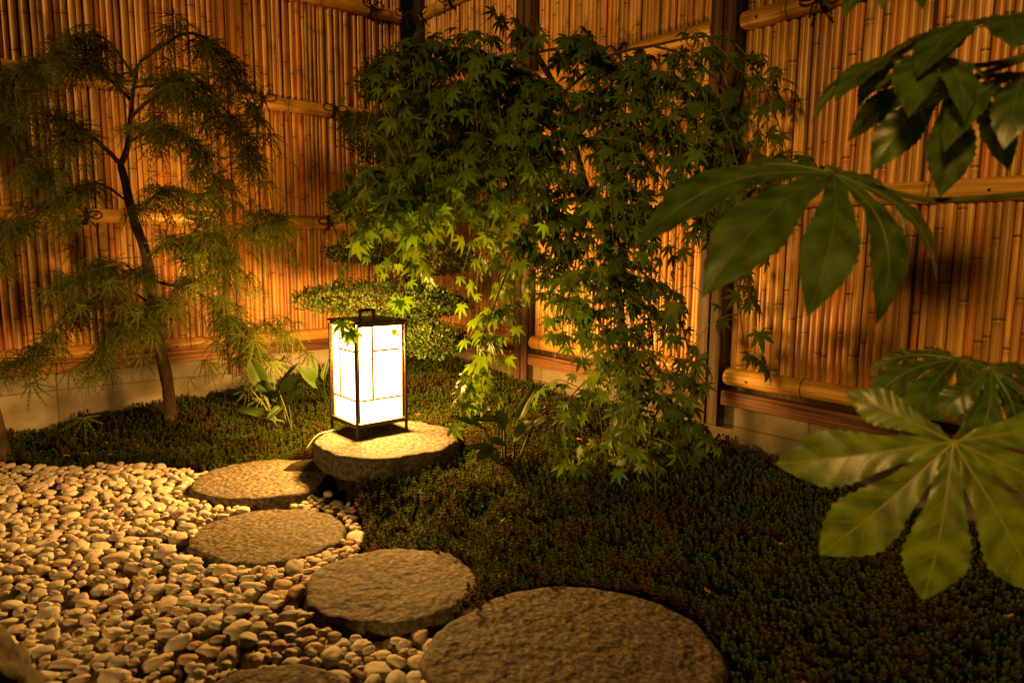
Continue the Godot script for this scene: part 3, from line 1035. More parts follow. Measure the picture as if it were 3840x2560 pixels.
			hues[kind].append(grey(tones[tone][1], rf(0.85, 1.1)))
	for k in shapes.size(): scatter("pebbles", shapes[k], M.pebble, heaps[k], hues[k], bed)

	# ---- moss
	var sprigs: Array = []
	for k in 3:
		var s := Shape.new()
		for ring in 5:
			var y: float = [0.006, 0.0115, 0.0155, 0.0185, 0.0195][ring]
			var n: int = [5, 7, 7, 6, 4][ring]
			for j in n:
				var a := TAU * (j + 0.5 * (ring % 2)) / n + rf(-0.25, 0.25)
				var lift: float = [-0.1, 0.05, 0.35, 0.75, 1.2][ring] + rf(-0.15, 0.15)
				var l: float = [0.005, 0.0062, 0.006, 0.0054, 0.0046][ring] * rf(0.85, 1.15)
				var d := Vector3(cos(a) * cos(lift), sin(lift), sin(a) * cos(lift))
				var side := Vector3(-sin(a), 0, cos(a)) * 0.0014
				var col: Color = [Color(0.06, 0.025, 0.01), Color(0.06, 0.04, 0.012), Color(0.055, 0.065, 0.011), Color(0.06, 0.085, 0.012), Color(0.07, 0.1, 0.014)][ring]
				var o := Vector3(0, y, 0)
				var i0 := s.add(o - side * 0.6, grey(col, 0.8))
				var i1 := s.add(o + side * 0.6, grey(col, 0.8))
				var i2 := s.add(o + d * l * 0.6 + side, col)
				var i3 := s.add(o + d * l * 0.6 - side, col)
				var i4 := s.add(o + d * l, grey(col, 1.6))
				s.quad(i0, i1, i2, i3)
				s.tri(i3, i2, i4)
		sprigs.append(s.mesh())
	var spots: Array = [[], [], []]
	var tint: Array = [[], [], []]
	var patch := noise(77, 2.2, 3)
	var z := -4.0
	while z < -0.62:
		var x := -2.4
		while x < 1.9:
			var p := Vector2(x + rf(-0.005, 0.005), z + rf(-0.005, 0.005))
			x += 0.0098
			if absf(p.x) > 0.86 * -p.y + 0.2: continue
			if not inside_walls(p.x, p.y, 0.012): continue
			var hit := false
			for d in discs:
				if Vector2(p.x - d[0].x, p.y - d[0].z).length() < d[1] * 0.985: hit = true
			if hit or Geometry2D.is_point_in_polygon(p, pebble_edge): continue
			var y := ground(p.x, p.y)
			var h := patch.get_noise_2d(p.x * 2.0, p.y * 2.0)
			var k := rng.randi() % 3
			if rng.randf() < 0.16 + 0.4 * maxf(0.0, patch.get_noise_2d(p.x * 9.0 + 30.0, p.y * 9.0)): continue
			var sc := rf(0.7, 1.25) * (1.0 + 0.25 * h)
			if rng.randf() < 0.06: sc *= 1.25
			spots[k].append(Transform3D((Basis(Vector3.UP, rf(0, TAU)) * Basis(Vector3.RIGHT, rf(-0.35, 0.35))).scaled(Vector3(sc * rf(0.85, 1.15), sc * 1.25, sc)), Vector3(p.x, y - 0.023 + h * 0.02 + patch.get_noise_2d(p.x * 7.0, p.y * 7.0 + 50.0) * 0.012 + rf(-0.006, 0.005), p.y)))
			var brown := clampf(h * 1.8 + 0.12 + rf(-0.4, 0.4), 0, 1)
			tint[k].append(Color(lerpf(0.8, 0.95, brown) * rf(0.8, 1.15), lerpf(1.0, 0.58, brown) * rf(0.85, 1.1), 0.8))
		z += 0.0095
	var carpet := Node3D.new()
	put(carpet, "moss_carpet", self)
	tag(carpet, "dark green haircap moss covering the garden floor", "moss")
	stuff(carpet)
	for k in 3: scatter("moss", sprigs[k], M.moss, spots[k], tint[k], carpet)

	var chip := Shape.new()
	blade(chip, Vector3(-0.006, 0, 0), Vector3(0.006, 0.001, 0.001), 0.0022, Vector3.UP, 0.003, Color.WHITE, 0.5)
	var bits: Array = []
	var bit_tint: Array = []
	for k in 150:
		var p := Vector2(rf(-1.6, 1.2), rf(-3.2, -0.8))
		if not inside_walls(p.x, p.y, 0.03) or Geometry2D.is_point_in_polygon(p, pebble_edge): continue
		var hit := false
		for d in discs:
			if Vector2(p.x - d[0].x, p.y - d[0].z).length() < d[1] * 1.02: hit = true
		if hit: continue
		bits.append(Transform3D((Basis(Vector3.UP, rf(0, TAU)) * Basis(Vector3.BACK, rf(-0.7, 0.7))).scaled(Vector3.ONE * rf(0.5, 1.5)), Vector3(p.x, ground(p.x, p.y) + 0.006, p.y)))
		bit_tint.append(Color(0.32, 0.11, 0.03).lerp(Color(0.28, 0.19, 0.07), rng.randf()))
	var litter := scatter("leaf_litter", chip.mesh(), M.rope, bits, bit_tint, self)
	tag(litter, "tiny reddish bits of dead leaf strewn over the moss", "leaf litter")

	_plants(M, greens)

func _plants(M: Dictionary, greens: Array) -> void:
	# ---- thread-leaved maple by the left fence
	var foot := Vector3(-1.318, 0.075, -2.66)
	var lace := thing("laceleaf_maple", "small maple with crooked bare trunk and feathery thread-like leaves before the fence", "maple tree", foot)
	var bark := Color(0.12, 0.075, 0.04)
	var s := Shape.new()
	tube(s, smooth_path([Vector3(-1.338, 0.033, -2.7) - foot, Vector3(-1.332, 0.203, -2.68) - foot, Vector3(-1.346, 0.376, -2.66) - foot, Vector3(-1.352, 0.527, -2.64) - foot, Vector3(-1.354, 0.706, -2.62) - foot, Vector3(-1.383, 0.847, -2.6) - foot, Vector3(-1.394, 0.97, -2.58) - foot, Vector3(-1.402, 1.033, -2.57) - foot], 5), 0.0245, 0.0125, 10, bark, bark, 0.06)
	obj("trunk", s.mesh(), M.bark, lace)
	var limbs := [
		[[Vector3(-1.402, 1.033, -2.57), Vector3(-1.363, 1.088, -2.55), Vector3(-1.327, 1.201, -2.52), Vector3(-1.298, 1.298, -2.5), Vector3(-1.263, 1.365, -2.48), Vector3(-1.16, 1.428, -2.45)], 0.012],
		[[Vector3(-1.402, 1.033, -2.57), Vector3(-1.407, 1.073, -2.5), Vector3(-1.424, 1.112, -2.42), Vector3(-1.484, 1.157, -2.36), Vector3(-1.542, 1.156, -2.3), Vector3(-1.614, 1.099, -2.26)], 0.009],
		[[Vector3(-1.263, 1.365, -2.48), Vector3(-1.087, 1.436, -2.42), Vector3(-0.981, 1.401, -2.4), Vector3(-0.907, 1.293, -2.4), Vector3(-0.856, 1.162, -2.4)], 0.006],
		[[Vector3(-1.295, 1.313, -2.5), Vector3(-1.39, 1.442, -2.5), Vector3(-1.482, 1.43, -2.48), Vector3(-1.549, 1.344, -2.46)], 0.005],
		[[Vector3(-1.324, 1.245, -2.52), Vector3(-1.369, 1.317, -2.4), Vector3(-1.471, 1.341, -2.34), Vector3(-1.558, 1.291, -2.3), Vector3(-1.647, 1.19, -2.26)], 0.006],
		[[Vector3(-1.331, 1.187, -2.52), Vector3(-1.14, 1.268, -2.42), Vector3(-0.994, 1.233, -2.38), Vector3(-0.892, 1.121, -2.36), Vector3(-0.866, 0.996, -2.36)], 0.006],
		[[Vector3(-1.362, 1.103, -2.55), Vector3(-1.195, 1.125, -2.4), Vector3(-1.045, 1.099, -2.32), Vector3(-0.971, 1.003, -2.3), Vector3(-0.939, 0.92, -2.28)], 0.005],
		[[Vector3(-1.407, 1.073, -2.5), Vector3(-1.426, 1.123, -2.4), Vector3(-1.466, 1.066, -2.3), Vector3(-1.502, 0.969, -2.28)], 0.005],
		[[Vector3(-1.383, 0.847, -2.6), Vector3(-1.227, 0.934, -2.5), Vector3(-1.084, 0.917, -2.45), Vector3(-0.986, 0.843, -2.42)], 0.005],
		[[Vector3(-1.358, 0.625, -2.63), Vector3(-1.192, 0.606, -2.55), Vector3(-1.033, 0.695, -2.5), Vector3(-0.936, 0.816, -2.48), Vector3(-0.837, 0.861, -2.46), Vector3(-0.779, 0.816, -2.44)], 0.006],
		[[Vector3(-1.192, 0.606, -2.55), Vector3(-1.073, 0.536, -2.56), Vector3(-0.982, 0.449, -2.56), Vector3(-0.893, 0.465, -2.56), Vector3(-0.839, 0.427, -2.55)], 0.005],
		[[Vector3(-1.073, 0.536, -2.56), Vector3(-1.011, 0.41, -2.55), Vector3(-1.034, 0.337, -2.55)], 0.0035],
		[[Vector3(-1.352, 0.527, -2.64), Vector3(-1.412, 0.598, -2.52), Vector3(-1.513, 0.541, -2.45), Vector3(-1.613, 0.411, -2.38), Vector3(-1.674, 0.328, -2.34)], 0.005],
		[[Vector3(-1.357, 0.576, -2.64), Vector3(-1.365, 0.677, -2.5), Vector3(-1.441, 0.663, -2.42), Vector3(-1.522, 0.604, -2.4)], 0.004],
		[[Vector3(-1.354, 0.706, -2.62), Vector3(-1.159, 0.777, -2.5), Vector3(-1.021, 0.756, -2.46), Vector3(-0.958, 0.637, -2.44)], 0.004],
		[[Vector3(-1.345, 0.511, -2.64), Vector3(-1.36, 0.507, -2.5), Vector3(-1.399, 0.408, -2.42), Vector3(-1.461, 0.319, -2.4)], 0.004],
		[[Vector3(-1.389, 0.894, -2.6), Vector3(-1.453, 0.962, -2.5), Vector3(-1.542, 0.897, -2.42), Vector3(-1.657, 0.778, -2.36), Vector3(-1.736, 0.706, -2.34)], 0.004],
		[[Vector3(-1.352, 0.527, -2.64), Vector3(-1.258, 0.551, -2.55), Vector3(-1.253, 0.477, -2.5)], 0.003],
		[[Vector3(-1.296, 1.284, -2.5), Vector3(-1.158, 1.277, -2.4), Vector3(-1.066, 1.309, -2.36), Vector3(-1.004, 1.265, -2.34)], 0.004],
		[[Vector3(-1.011, 0.41, -2.55), Vector3(-0.953, 0.377, -2.56), Vector3(-0.922, 0.336, -2.56)], 0.003]]
	var spots: Array = []
	var twigs := Shape.new()
	for i in limbs.size():
		var l: Array = limbs[i]
		var pts := smooth_path(l[0], 5)
		var ts := Shape.new()
		var rel := PackedVector3Array()
		for p in pts: rel.append(p - foot)
		tube(ts, rel, l[1], 0.0018, 7, bark, grey(bark, 1.2), 0.05)
		obj("branch", ts.mesh(), M.bark, lace)
		var dense: float = 0.021
		if i == 0: continue
		weeping(pts, 0.22 if i > 1 else 0.35, dense, Vector2(0.04, 0.19), 0.4, Vector2(2, 3), 0.008, twigs, grey(bark, 1.1), spots, 0.4, Vector2(0.85, 1.4))
	for i in twigs.v.size(): twigs.v[i] -= foot
	stuff(obj("twigs", twigs.mesh(), M.bark, lace))
	var lace_meshes: Array = []
	for k in 5: lace_meshes.append(dissected(Color(0.12, 0.165, 0.017)))
	place_leaves(lace, spots, lace_meshes, greens, 300, "leaves")

	# ---- green weeping maple
	var foot2 := Vector3(0.376, 0.1, -2.097)
	var maple := thing("green_maple", "weeping green maple with broad star-shaped leaves hanging to the moss beside the lantern", "maple tree", foot2)
	s = Shape.new()
	tube(s, smooth_path([Vector3(0.395, 0.045, -2.17) - foot2, Vector3(0.376, 0.257, -2.2) - foot2, Vector3(0.355, 0.436, -2.22) - foot2, Vector3(0.313, 0.711, -2.24) - foot2, Vector3(0.233, 0.913, -2.24) - foot2, Vector3(0.184, 1.068, -2.22) - foot2, Vector3(0.137, 1.205, -2.2) - foot2, Vector3(0.061, 1.317, -2.15) - foot2], 6), 0.021, 0.008, 10, bark, bark, 0.06)
	obj("trunk", s.mesh(), M.bark, maple)
	var arms := [
		[[Vector3(0.184, 1.068, -2.22), Vector3(0.05, 1.219, -2.15), Vector3(-0.089, 1.303, -2.1), Vector3(-0.22, 1.294, -2.05), Vector3(-0.325, 1.257, -2.02), Vector3(-0.372, 1.2, -2)], 0.006, 1.35],
		[[Vector3(0.184, 1.068, -2.22), Vector3(0.012, 1.151, -2.12), Vector3(-0.123, 1.184, -2.05), Vector3(-0.261, 1.168, -1.98), Vector3(-0.348, 1.137, -1.94), Vector3(-0.384, 1.082, -1.92), Vector3(-0.391, 0.973, -1.9), Vector3(-0.403, 0.859, -1.88), Vector3(-0.415, 0.78, -1.87)], 0.006, 0.60],
		[[Vector3(0.061, 1.317, -2.15), Vector3(0.022, 1.369, -2.12), Vector3(0, 1.392, -2.1)], 0.004, 1.20],
		[[Vector3(0.137, 1.205, -2.2), Vector3(0.274, 1.299, -2.12), Vector3(0.391, 1.319, -2.08), Vector3(0.505, 1.335, -2.05), Vector3(0.594, 1.316, -2.02), Vector3(0.663, 1.226, -2), Vector3(0.723, 1.085, -1.98), Vector3(0.751, 0.991, -1.97)], 0.005, 0.50],
		[[Vector3(0.157, 1.142, -2.2), Vector3(0.328, 1.211, -2.05), Vector3(0.446, 1.197, -1.98), Vector3(0.524, 1.112, -1.95), Vector3(0.561, 1.009, -1.94)], 0.005, 1.82],
		[[Vector3(0.233, 0.913, -2.24), Vector3(0.089, 0.989, -2.1), Vector3(-0.035, 0.953, -2), Vector3(-0.155, 0.891, -1.98), Vector3(-0.23, 0.82, -2), Vector3(-0.276, 0.747, -2.02), Vector3(-0.298, 0.672, -2.04)], 0.005, 0.55],
		[[Vector3(0.233, 0.913, -2.24), Vector3(0.129, 0.877, -2.1), Vector3(0.027, 0.774, -2.02), Vector3(-0.033, 0.639, -2), Vector3(-0.089, 0.477, -2), Vector3(-0.122, 0.343, -2)], 0.005, 0.85],
		[[Vector3(0.313, 0.711, -2.24), Vector3(0.361, 0.816, -2.1), Vector3(0.462, 0.898, -2), Vector3(0.552, 0.813, -1.96), Vector3(0.613, 0.672, -1.94), Vector3(0.635, 0.529, -1.93), Vector3(0.655, 0.438, -1.93)], 0.005, 0.29],
		[[Vector3(0.313, 0.711, -2.24), Vector3(0.374, 0.689, -2.08), Vector3(0.469, 0.569, -2), Vector3(0.513, 0.434, -1.98), Vector3(0.564, 0.349, -1.97)], 0.005, 0.72],
		[[Vector3(0.355, 0.436, -2.22), Vector3(0.295, 0.413, -2.1), Vector3(0.2, 0.342, -2.05), Vector3(0.135, 0.267, -2.03)], 0.004, 0.70],
		[[Vector3(0.233, 0.913, -2.24), Vector3(0.277, 0.814, -2.05), Vector3(0.304, 0.619, -1.98), Vector3(0.319, 0.447, -1.97), Vector3(0.342, 0.309, -1.97)], 0.005, 0.98],
		[[Vector3(0.355, 0.436, -2.22), Vector3(0.414, 0.374, -2.1), Vector3(0.499, 0.266, -2.05), Vector3(0.562, 0.192, -2.03)], 0.004, 0.70],
		[[Vector3(0.376, 0.257, -2.2), Vector3(0.31, 0.243, -2.08), Vector3(0.278, 0.166, -2.02), Vector3(0.29, 0.093, -2)], 0.003, 0.70],
		[[Vector3(0.376, 0.257, -2.2), Vector3(0.41, 0.225, -2.05), Vector3(0.412, 0.153, -1.98), Vector3(0.37, 0.103, -1.95)], 0.003, 0.75],
		[[Vector3(0.184, 1.068, -2.22), Vector3(0.25, 1.137, -2.1), Vector3(0.301, 1.038, -2), Vector3(0.324, 0.906, -1.97), Vector3(0.314, 0.764, -1.96)], 0.005, 1.30],
		[[Vector3(0.137, 1.205, -2.2), Vector3(-0.002, 1.244, -2.1), Vector3(-0.109, 1.201, -2.02), Vector3(-0.19, 1.112, -1.98), Vector3(-0.235, 0.969, -1.95), Vector3(-0.258, 0.864, -1.94)], 0.005, 1.62],
		[[Vector3(0.158, 1.129, -2.2), Vector3(0.024, 1.108, -2.08), Vector3(-0.084, 1.046, -2), Vector3(-0.165, 0.959, -1.96), Vector3(-0.325, 0.908, -1.92), Vector3(-0.346, 0.827, -1.9)], 0.005, 1.43],
		[[Vector3(0.184, 1.068, -2.22), Vector3(0.403, 1.09, -2.1), Vector3(0.506, 1.035, -2.05), Vector3(0.564, 0.924, -2.02), Vector3(0.576, 0.815, -2)], 0.005, 1.17],
		[[Vector3(0.061, 1.317, -2.15), Vector3(0.184, 1.317, -2.1), Vector3(0.29, 1.258, -2.05), Vector3(0.361, 1.147, -2.02)], 0.005, 1.44],
		[[Vector3(0.313, 0.711, -2.24), Vector3(0.211, 0.712, -2.12), Vector3(0.159, 0.585, -2.08), Vector3(0.146, 0.483, -2.06)], 0.004, 0.60],
		[[Vector3(0.391, 1.319, -2.08), Vector3(0.508, 1.271, -2.05), Vector3(0.602, 1.149, -2.02), Vector3(0.613, 1.041, -2)], 0.004, 0.40],
		[[Vector3(-0.089, 1.303, -2.1), Vector3(-0.184, 1.291, -2.2), Vector3(-0.297, 1.173, -2.25), Vector3(-0.338, 1.042, -2.25)], 0.005, 1.32],
		[[Vector3(-0.123, 1.184, -2.05), Vector3(-0.214, 1.031, -1.98), Vector3(-0.294, 0.899, -1.95), Vector3(-0.325, 0.806, -1.95)], 0.004, 0.70]]
	arms.append_array([
		[[Vector3(0.184, 1.068, -2.22), Vector3(0.151, 0.936, -2.06), Vector3(0.13, 0.799, -2), Vector3(0.114, 0.665, -1.99)], 0.004, 1.0],
		[[Vector3(0.233, 0.913, -2.24), Vector3(0.199, 0.814, -2.08), Vector3(0.177, 0.689, -2.02), Vector3(0.166, 0.565, -2.01)], 0.004, 0.9],
		[[Vector3(0.184, 1.068, -2.22), Vector3(0.026, 1.025, -2.1), Vector3(-0.061, 0.896, -2.04), Vector3(-0.09, 0.724, -2.02)], 0.004, 1.2],
		[[Vector3(0.137, 1.205, -2.2), Vector3(0.197, 1.169, -2.08), Vector3(0.249, 1.029, -2.02), Vector3(0.263, 0.872, -2)], 0.004, 1.2],
		[[Vector3(0.061, 1.317, -2.15), Vector3(-0.038, 1.269, -2.06), Vector3(-0.097, 1.155, -2.02), Vector3(-0.138, 1.011, -2)], 0.004, 1.2],
		[[Vector3(0.184, 1.068, -2.22), Vector3(0.1, 1.036, -2.08), Vector3(0.062, 0.92, -2.02), Vector3(0.057, 0.786, -2)], 0.004, 1.2],
		[[Vector3(0.137, 1.205, -2.2), Vector3(0.072, 1.186, -2.05), Vector3(0.011, 1.09, -1.98), Vector3(-0.005, 0.972, -1.96)], 0.004, 1.2],
		[[Vector3(0.313, 0.711, -2.24), Vector3(0.385, 0.589, -2.05), Vector3(0.405, 0.468, -2), Vector3(0.404, 0.358, -1.98)], 0.004, 1.2]])
	spots = []
	twigs = Shape.new()
	var stem := Color(0.19, 0.17, 0.045)
	for i in arms.size():
		var l: Array = arms[i]
		var pts := smooth_path(l[0], 6)
		var ts := Shape.new()
		var rel := PackedVector3Array()
		for p in pts: rel.append(p - foot2)
		tube(ts, rel, l[1], 0.0012, 7, grey(bark, 1.0), stem, 0.04)
		obj("branch", ts.mesh(), M.bark, maple)
		weeping(pts, 0.12, 0.0245 / l[2], Vector2(0.05, 0.2), 0.75, Vector2(2, 4), 0.022, twigs, stem, spots, 0.55, Vector2(0.55, 1.2))
	# the bare pendulous shoots that hang in front of the lantern
	for q in [[Vector3(-0.415, 0.78, -1.87), Vector3(-0.432, 0.7, -1.86), Vector3(-0.447, 0.609, -1.85), Vector3(-0.451, 0.552, -1.85)], [Vector3(-0.403, 0.859, -1.88), Vector3(-0.361, 0.803, -1.86), Vector3(-0.315, 0.713, -1.85), Vector3(-0.296, 0.61, -1.86)], [Vector3(-0.391, 0.973, -1.9), Vector3(-0.361, 0.904, -1.88), Vector3(-0.334, 0.826, -1.87)], [Vector3(-0.45, 0.609, -1.85), Vector3(-0.433, 0.558, -1.85), Vector3(-0.431, 0.527, -1.85)]]:
		var pts := smooth_path(q, 6)
		tube(twigs, pts, 0.0016, 0.0009, 5, stem)
		for k in [0, 1]:
			var e := pts[pts.size() - 1]
			spots.append(Transform3D(facing(Vector3(rf(-0.7, 0.7), -1.0, rf(-0.2, 0.4)), Vector3(0.2, 0.4, 0.9)).scaled(Vector3.ONE * rf(0.8, 1.1)), e))
	for q in [Vector3(-0.39, 0.791, -1.86), Vector3(-0.325, 0.803, -1.86), Vector3(-0.41, 0.757, -1.86)]:
		spots.append(Transform3D(facing(Vector3(rf(-0.6, 0.6), -0.8, 0.1), Vector3(-0.1, 0.5, 0.85)).scaled(Vector3.ONE * 1.1), q))
	for i in twigs.v.size(): twigs.v[i] -= foot2
	stuff(obj("twigs", twigs.mesh(), M.hosta, maple))
	var star := [[-118, 0.4], [-80, 0.68], [-40, 0.92], [0, 1.0], [40, 0.92], [80, 0.68], [118, 0.4]]
	var star_meshes: Array = []
	for k in 6:
		var mine: Array = []
		for q in star: mine.append([q[0] + rf(-5, 5), q[1] * rf(0.9, 1.1)])
		star_meshes.append(palmate(lobes_of(mine, 0.049, 0.14), 7, [-1.0, -0.5, 0.0, 0.5, 1.0], 0.42, 0.38, 0.22, rf(0.25, 0.8), 0.0, Color(0.115, 0.22, 0.014), Color(0.155, 0.25, 0.027)))
	place_leaves(maple, spots, star_meshes, greens, 300, "leaves")

	# ---- cloud-pruned shrub in the corner
	var foot3 := Vector3(-0.574, 0.18, -3.39)
	var shrub := thing("clipped_shrub", "dark clipped shrub in the fence corner with small-leaved foliage in flat layers", "shrub", foot3)
	s = Shape.new()
	tube(s, smooth_path([Vector3(0, -0.03, 0), Vector3(-0.481, 0.447, -2.85) - foot3, Vector3(-0.499, 0.605, -2.85) - foot3, Vector3(-0.546, 0.692, -2.87) - foot3, Vector3(-0.527, 0.902, -2.9) - foot3, Vector3(-0.47, 1.167, -2.95) - foot3, Vector3(-0.445, 1.396, -2.98) - foot3], 5), 0.02, 0.008, 9, grey(bark, 0.7), grey(bark, 0.7), 0.05)
	obj("trunk", s.mesh(), M.bark, shrub)
	s = Shape.new()
	var bit := 0.0062
	var o0 := s.add(Vector3(0, 0, 0), Color(0.03, 0.05, 0.008))
	var o1 := s.add(Vector3(bit * 0.55, bit * 0.9, 0.0009), Color(0.034, 0.06, 0.01))
	var o2 := s.add(Vector3(0, bit * 2.1, 0), Color(0.045, 0.075, 0.013))
	var o3 := s.add(Vector3(-bit * 0.55, bit * 0.9, 0.0009), Color(0.034, 0.06, 0.01))
	var o4 := s.add(Vector3(0, bit * 0.9, -0.0009), Color(0.03, 0.05, 0.008))
	s.quad(o0, o1, o2, o4)
	s.quad(o0, o4, o2, o3)
	var small := s.mesh()
	for q in [[Vector3(-0.599, 0.912, -2.84), 0.135, 0.055, 1500], [Vector3(-0.563, 0.719, -2.8), 0.17, 0.05, 1900], [Vector3(-0.52, 0.541, -2.72), 0.30, 0.075, 4600], [Vector3(-0.402, 0.474, -2.68), 0.1, 0.05, 900], [Vector3(-0.301, 0.519, -2.75), 0.13, 0.05, 1300], [Vector3(-0.288, 0.39, -2.62), 0.115, 0.075, 2000], [Vector3(-0.476, 1.157, -2.88), 0.19, 0.12, 3000], [Vector3(-0.45, 1.391, -2.92), 0.17, 0.12, 2600], [Vector3(-0.311, 0.694, -2.85), 0.17, 0.08, 2000], [Vector3(-0.371, 0.961, -2.86), 0.21, 0.10, 3000], [Vector3(-0.301, 1.272, -2.95), 0.17, 0.11, 2200]]:
		var pad := Node3D.new()
		put(pad, "foliage_pad", shrub)
		pad.position = q[0] - foot3
		stuff(pad)
		var lumps := noise(int(q[1] * 1000), 1.0, 2)
		var where: Array = []
		var tint: Array = []
		for k in q[3] * 3:
			var d := Vector3(rf(-1, 1), rf(-1, 1), rf(-1, 1))
			if d.length() > 1.0 or d.length() < 0.05: continue
			var r := 1.0 + 0.5 * lumps.get_noise_3d(d.x * 2.2, d.y * 2.2, d.z * 2.2)
			d = d.normalized() * pow(d.length(), 0.45) * r
			var p := Vector3(d.x * q[1], d.y * q[2] * (1.0 if d.y > 0 else 0.6), d.z * q[1] * 0.8)
			if rng.randf() < 0.04: p.y += rf(0.005, 0.022)
			var out := (d + Vector3(rf(-0.7, 0.7), rf(0.1, 0.9), rf(-0.7, 0.7))).normalized()
			where.append(Transform3D(facing(out, Vector3(rf(-1, 1), 1, rf(-1, 1))).scaled(Vector3.ONE * rf(0.75, 1.35)), p))
			tint.append(grey(Color.WHITE, rf(0.7, 1.2)))
		scatter("leaves", small, M.shrub, where, tint, pad)
		var ts := Shape.new()
		var mid: Vector3 = q[0] - foot3
		var from := Vector3(Vector3(-0.499, 0.605, -2.85) - foot3)
		if q[0].y > 1.0: from = Vector3(-0.47, 1.167, -2.95) - foot3
		if q[0].y < 0.5: from = Vector3(-0.481, 0.447, -2.85) - foot3
		tube(ts, smooth_path([from, from.lerp(mid, 0.5) + Vector3(0, 0.015, 0), mid], 4), 0.008, 0.003, 6, grey(bark, 0.7))
		obj("branch", ts.mesh(), M.bark, shrub)

	# ---- hostas
	var h1 := Vector3(-0.813, 0.115, -2.447)
	hosta("hosta", "hosta with upright rounded leaf growing by the fence footing behind the lantern", h1, [
		[-0.035, Vector3(-0.869, 0.262, -2.42), Vector3(-0.921, 0.363, -2.44), 0.03, Vector3(0.35, 0.25, 0.9), 0.012],
		[-0.03, Vector3(-0.865, 0.289, -2.36), Vector3(-0.782, 0.233, -2.3), 0.022, Vector3(0.2, 0.6, 0.8), 0.03],
		[0.01, Vector3(-0.795, 0.256, -2.36), Vector3(-0.724, 0.356, -2.38), 0.012, Vector3(-0.3, 0.7, 0.6), 0.03],
		[0.02, Vector3(-0.779, 0.257, -2.32), Vector3(-0.683, 0.328, -2.24), 0.023, Vector3(-0.2, 0.6, 0.8), 0.025],
		[0.03, Vector3(-0.744, 0.225, -2.3), Vector3(-0.69, 0.303, -2.28), 0.02, Vector3(-0.4, 0.4, 0.8), 0.022],
		[0.02, Vector3(-0.784, 0.172, -2.3), Vector3(-0.915, 0.215, -2.26), 0.02, Vector3(0.1, 0.85, 0.5), 0.03],
		[-0.02, Vector3(-0.918, 0.237, -2.45), Vector3(-0.999, 0.234, -2.5), 0.012, Vector3(0, 0.8, 0.5), 0.01],
		[0.03, Vector3(-0.758, 0.222, -2.28), Vector3(-0.79, 0.192, -2.22), 0.014, Vector3(0.1, 0.8, 0.6), 0.02]], M)
	var h2 := Vector3(-0.789, 0.13, -2.866)
	hosta("hosta", "small hosta squeezed between the lantern and the other leafy clump behind it", h2, [
		[-0.01, Vector3(-0.726, 0.254, -2.55), Vector3(-0.77, 0.32, -2.5), 0.028, Vector3(0.2, 0.6, 0.7), 0.03],
		[0.0, Vector3(-0.731, 0.261, -2.58), Vector3(-0.751, 0.348, -2.6), 0.014, Vector3(0.3, 0.4, 0.9), 0.015],
		[0.01, Vector3(-0.697, 0.262, -2.56), Vector3(-0.677, 0.343, -2.58), 0.012, Vector3(-0.2, 0.4, 0.9), 0.012],
		[-0.01, Vector3(-0.712, 0.24, -2.52), Vector3(-0.731, 0.264, -2.48), 0.012, Vector3(0.2, 0.7, 0.7), 0.012]], M)
	var h3 := Vector3(-0.007, 0.095, -2.051)
	hosta("hosta", "hosta with long arching leaves growing in moss beside the lantern stone", h3, [
		[-0.01, Vector3(-0.021, 0.217, -2.04), Vector3(-0.049, 0.273, -2.02), 0.028, Vector3(0.2, 0.75, 0.6), 0.02],
		[-0.015, Vector3(-0.031, 0.25, -2), Vector3(-0.13, 0.261, -1.96), 0.017, Vector3(0.0, 0.85, 0.5), 0.02],
		[-0.02, Vector3(-0.078, 0.232, -1.98), Vector3(-0.177, 0.276, -1.94), 0.016, Vector3(0.0, 0.9, 0.4), 0.018],
		[0.01, Vector3(0.02, 0.239, -2.06), Vector3(0.074, 0.335, -2.08), 0.019, Vector3(-0.5, 0.3, 0.8), 0.02],
		[0.015, Vector3(0.01, 0.19, -2.02), Vector3(0.067, 0.253, -1.96), 0.026, Vector3(-0.3, 0.7, 0.65), 0.03],
		[0.02, Vector3(0.065, 0.237, -2), Vector3(0.11, 0.269, -1.98), 0.012, Vector3(0, 0.8, 0.5), 0.012],
		[-0.01, Vector3(-0.018, 0.185, -1.98), Vector3(-0.067, 0.206, -1.95), 0.016, Vector3(0, 0.8, 0.6), 0.016],
		[-0.02, Vector3(-0.045, 0.18, -1.96), Vector3(-0.135, 0.192, -1.9), 0.015, Vector3(0, 0.85, 0.5), 0.022],
		[-0.02, Vector3(-0.047, 0.184, -1.94), Vector3(-0.095, 0.164, -1.88), 0.02, Vector3(-0.1, 0.7, 0.7), 0.026],
		[-0.01, Vector3(-0.029, 0.137, -1.95), Vector3(-0.078, 0.182, -1.92), 0.014, Vector3(0, 0.8, 0.6), 0.016]], M)

	# ---- fatsia in the foreground
	var stock := Vector3(0.911, 0.178, -0.95)
	stock.y = ground(stock.x, stock.z) - 0.02
	var fat := thing("fatsia_shrub", "fatsia shrub with big glossy hand-shaped leaves reaching in from the side", "fatsia shrub", stock)
	s = Shape.new()
	var crown_low := Vector3(0.853, 0.555, -0.98)
	var crown_mid := Vector3(0.847, 0.847, -1)
	var crown_top := Vector3(0.826, 1.06, -1.02)
	tube(s, smooth_path([Vector3.ZERO, crown_low - stock + Vector3(0.05, 0, 0), crown_mid - stock + Vector3(0.05, 0, 0), crown_top - stock + Vector3(0.04, 0.05, 0)], 6), 0.014, 0.008, 9, bark, Color(0.1, 0.12, 0.03), 0.05)
	obj("stem", s.mesh(), M.bark, fat)
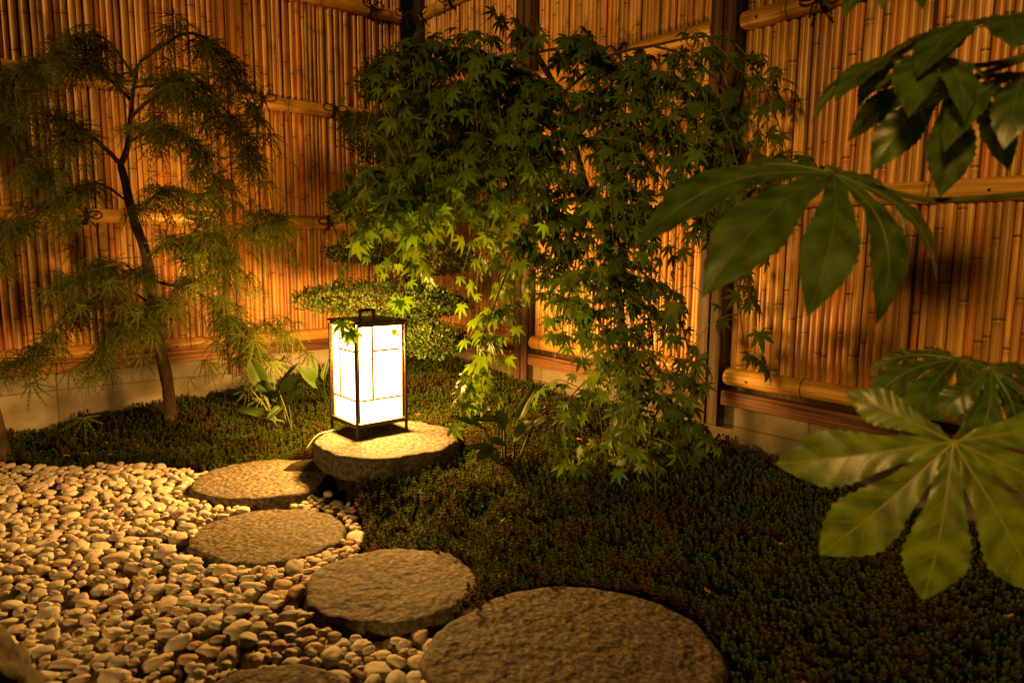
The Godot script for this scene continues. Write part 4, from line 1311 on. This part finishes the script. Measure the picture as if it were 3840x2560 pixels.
	# the big leaf low down
	fatsia_leaf(fat, Vector3(0.529, 0.525, -0.82), Vector3(-0.12, 0.55, 0.82), Vector3(-0.28, -0.95, 0.1), [[100, 0.62], [62, 0.98], [26, 1.04], [-10, 1.0], [-46, 1.03], [-82, 1.0], [-118, 0.8]], 0.21, 0.178, 0.28, [Vector3(0.567, 0.53, -0.86), Vector3(0.63, 0.548, -0.92), crown_low], M, 70, true)
	# the one that hangs in the middle
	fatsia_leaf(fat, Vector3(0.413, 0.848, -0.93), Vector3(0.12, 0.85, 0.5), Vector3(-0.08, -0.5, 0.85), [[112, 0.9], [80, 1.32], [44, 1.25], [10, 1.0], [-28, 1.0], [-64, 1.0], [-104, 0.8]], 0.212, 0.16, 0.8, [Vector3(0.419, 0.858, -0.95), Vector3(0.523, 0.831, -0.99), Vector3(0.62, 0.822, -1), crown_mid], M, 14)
	# dark ones behind the big leaf
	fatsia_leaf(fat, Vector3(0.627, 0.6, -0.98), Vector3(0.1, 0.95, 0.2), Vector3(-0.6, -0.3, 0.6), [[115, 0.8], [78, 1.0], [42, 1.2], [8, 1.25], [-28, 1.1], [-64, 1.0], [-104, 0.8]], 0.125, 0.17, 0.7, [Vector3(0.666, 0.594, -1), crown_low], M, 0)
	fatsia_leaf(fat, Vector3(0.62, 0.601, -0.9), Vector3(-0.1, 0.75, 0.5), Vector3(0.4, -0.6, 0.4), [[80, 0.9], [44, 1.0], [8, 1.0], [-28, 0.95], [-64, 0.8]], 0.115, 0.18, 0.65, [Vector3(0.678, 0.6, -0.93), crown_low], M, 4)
	# top cluster
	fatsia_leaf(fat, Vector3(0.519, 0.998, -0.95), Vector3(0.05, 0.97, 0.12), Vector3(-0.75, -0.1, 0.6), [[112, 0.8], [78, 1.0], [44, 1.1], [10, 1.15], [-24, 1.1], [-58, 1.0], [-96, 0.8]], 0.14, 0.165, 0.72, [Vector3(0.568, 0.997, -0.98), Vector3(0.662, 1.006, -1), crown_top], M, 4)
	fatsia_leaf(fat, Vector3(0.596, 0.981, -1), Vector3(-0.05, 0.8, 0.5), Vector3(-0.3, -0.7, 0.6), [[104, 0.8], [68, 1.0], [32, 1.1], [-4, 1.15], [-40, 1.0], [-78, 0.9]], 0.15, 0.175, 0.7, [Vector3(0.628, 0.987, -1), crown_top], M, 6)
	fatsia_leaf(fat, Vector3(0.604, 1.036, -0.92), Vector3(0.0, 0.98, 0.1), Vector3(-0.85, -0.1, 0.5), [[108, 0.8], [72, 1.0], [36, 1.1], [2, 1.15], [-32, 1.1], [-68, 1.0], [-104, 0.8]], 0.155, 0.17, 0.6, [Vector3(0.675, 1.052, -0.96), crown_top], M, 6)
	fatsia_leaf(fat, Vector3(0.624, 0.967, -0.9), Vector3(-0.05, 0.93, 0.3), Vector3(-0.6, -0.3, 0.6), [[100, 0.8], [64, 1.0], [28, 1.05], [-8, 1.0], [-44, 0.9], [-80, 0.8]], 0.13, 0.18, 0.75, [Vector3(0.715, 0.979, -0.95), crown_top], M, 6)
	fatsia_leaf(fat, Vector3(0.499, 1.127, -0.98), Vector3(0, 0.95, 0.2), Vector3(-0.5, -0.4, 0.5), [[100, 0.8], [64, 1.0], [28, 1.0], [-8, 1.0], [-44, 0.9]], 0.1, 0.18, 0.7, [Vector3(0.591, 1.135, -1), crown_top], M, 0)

	# ---- fallen leaves on the moss
	var red := mat(0.6)
	for q in [[Vector3(-1.48, 0.055, -2.38), "curled orange dead leaf lying on moss near the thread-leaved maple's fence", 0.03], [Vector3(-1.534, 0.05, -2.353), "smaller reddish dead leaf lying beside the curled orange one on moss", 0.022], [Vector3(0.226, 0.12, -2.278), "faded brown dead leaf lying on moss under the green maple", 0.024]]:
		var d := Shape.new()
		blade(d, Vector3(-q[2] / 2, 0, 0), Vector3(q[2] / 2, 0.002, 0.006), 0.007, Vector3.UP, 0.01, Color(0.42, 0.15, 0.04), 0.5)
		var o := obj("fallen_leaf", d.mesh(), red, self, q[0])
		o.position.y = ground(o.position.x, o.position.z) + 0.008
		o.rotation.y = rf(-0.6, 0.6)
		tag(o, q[1], "dead leaf", "dead leaves on the moss")
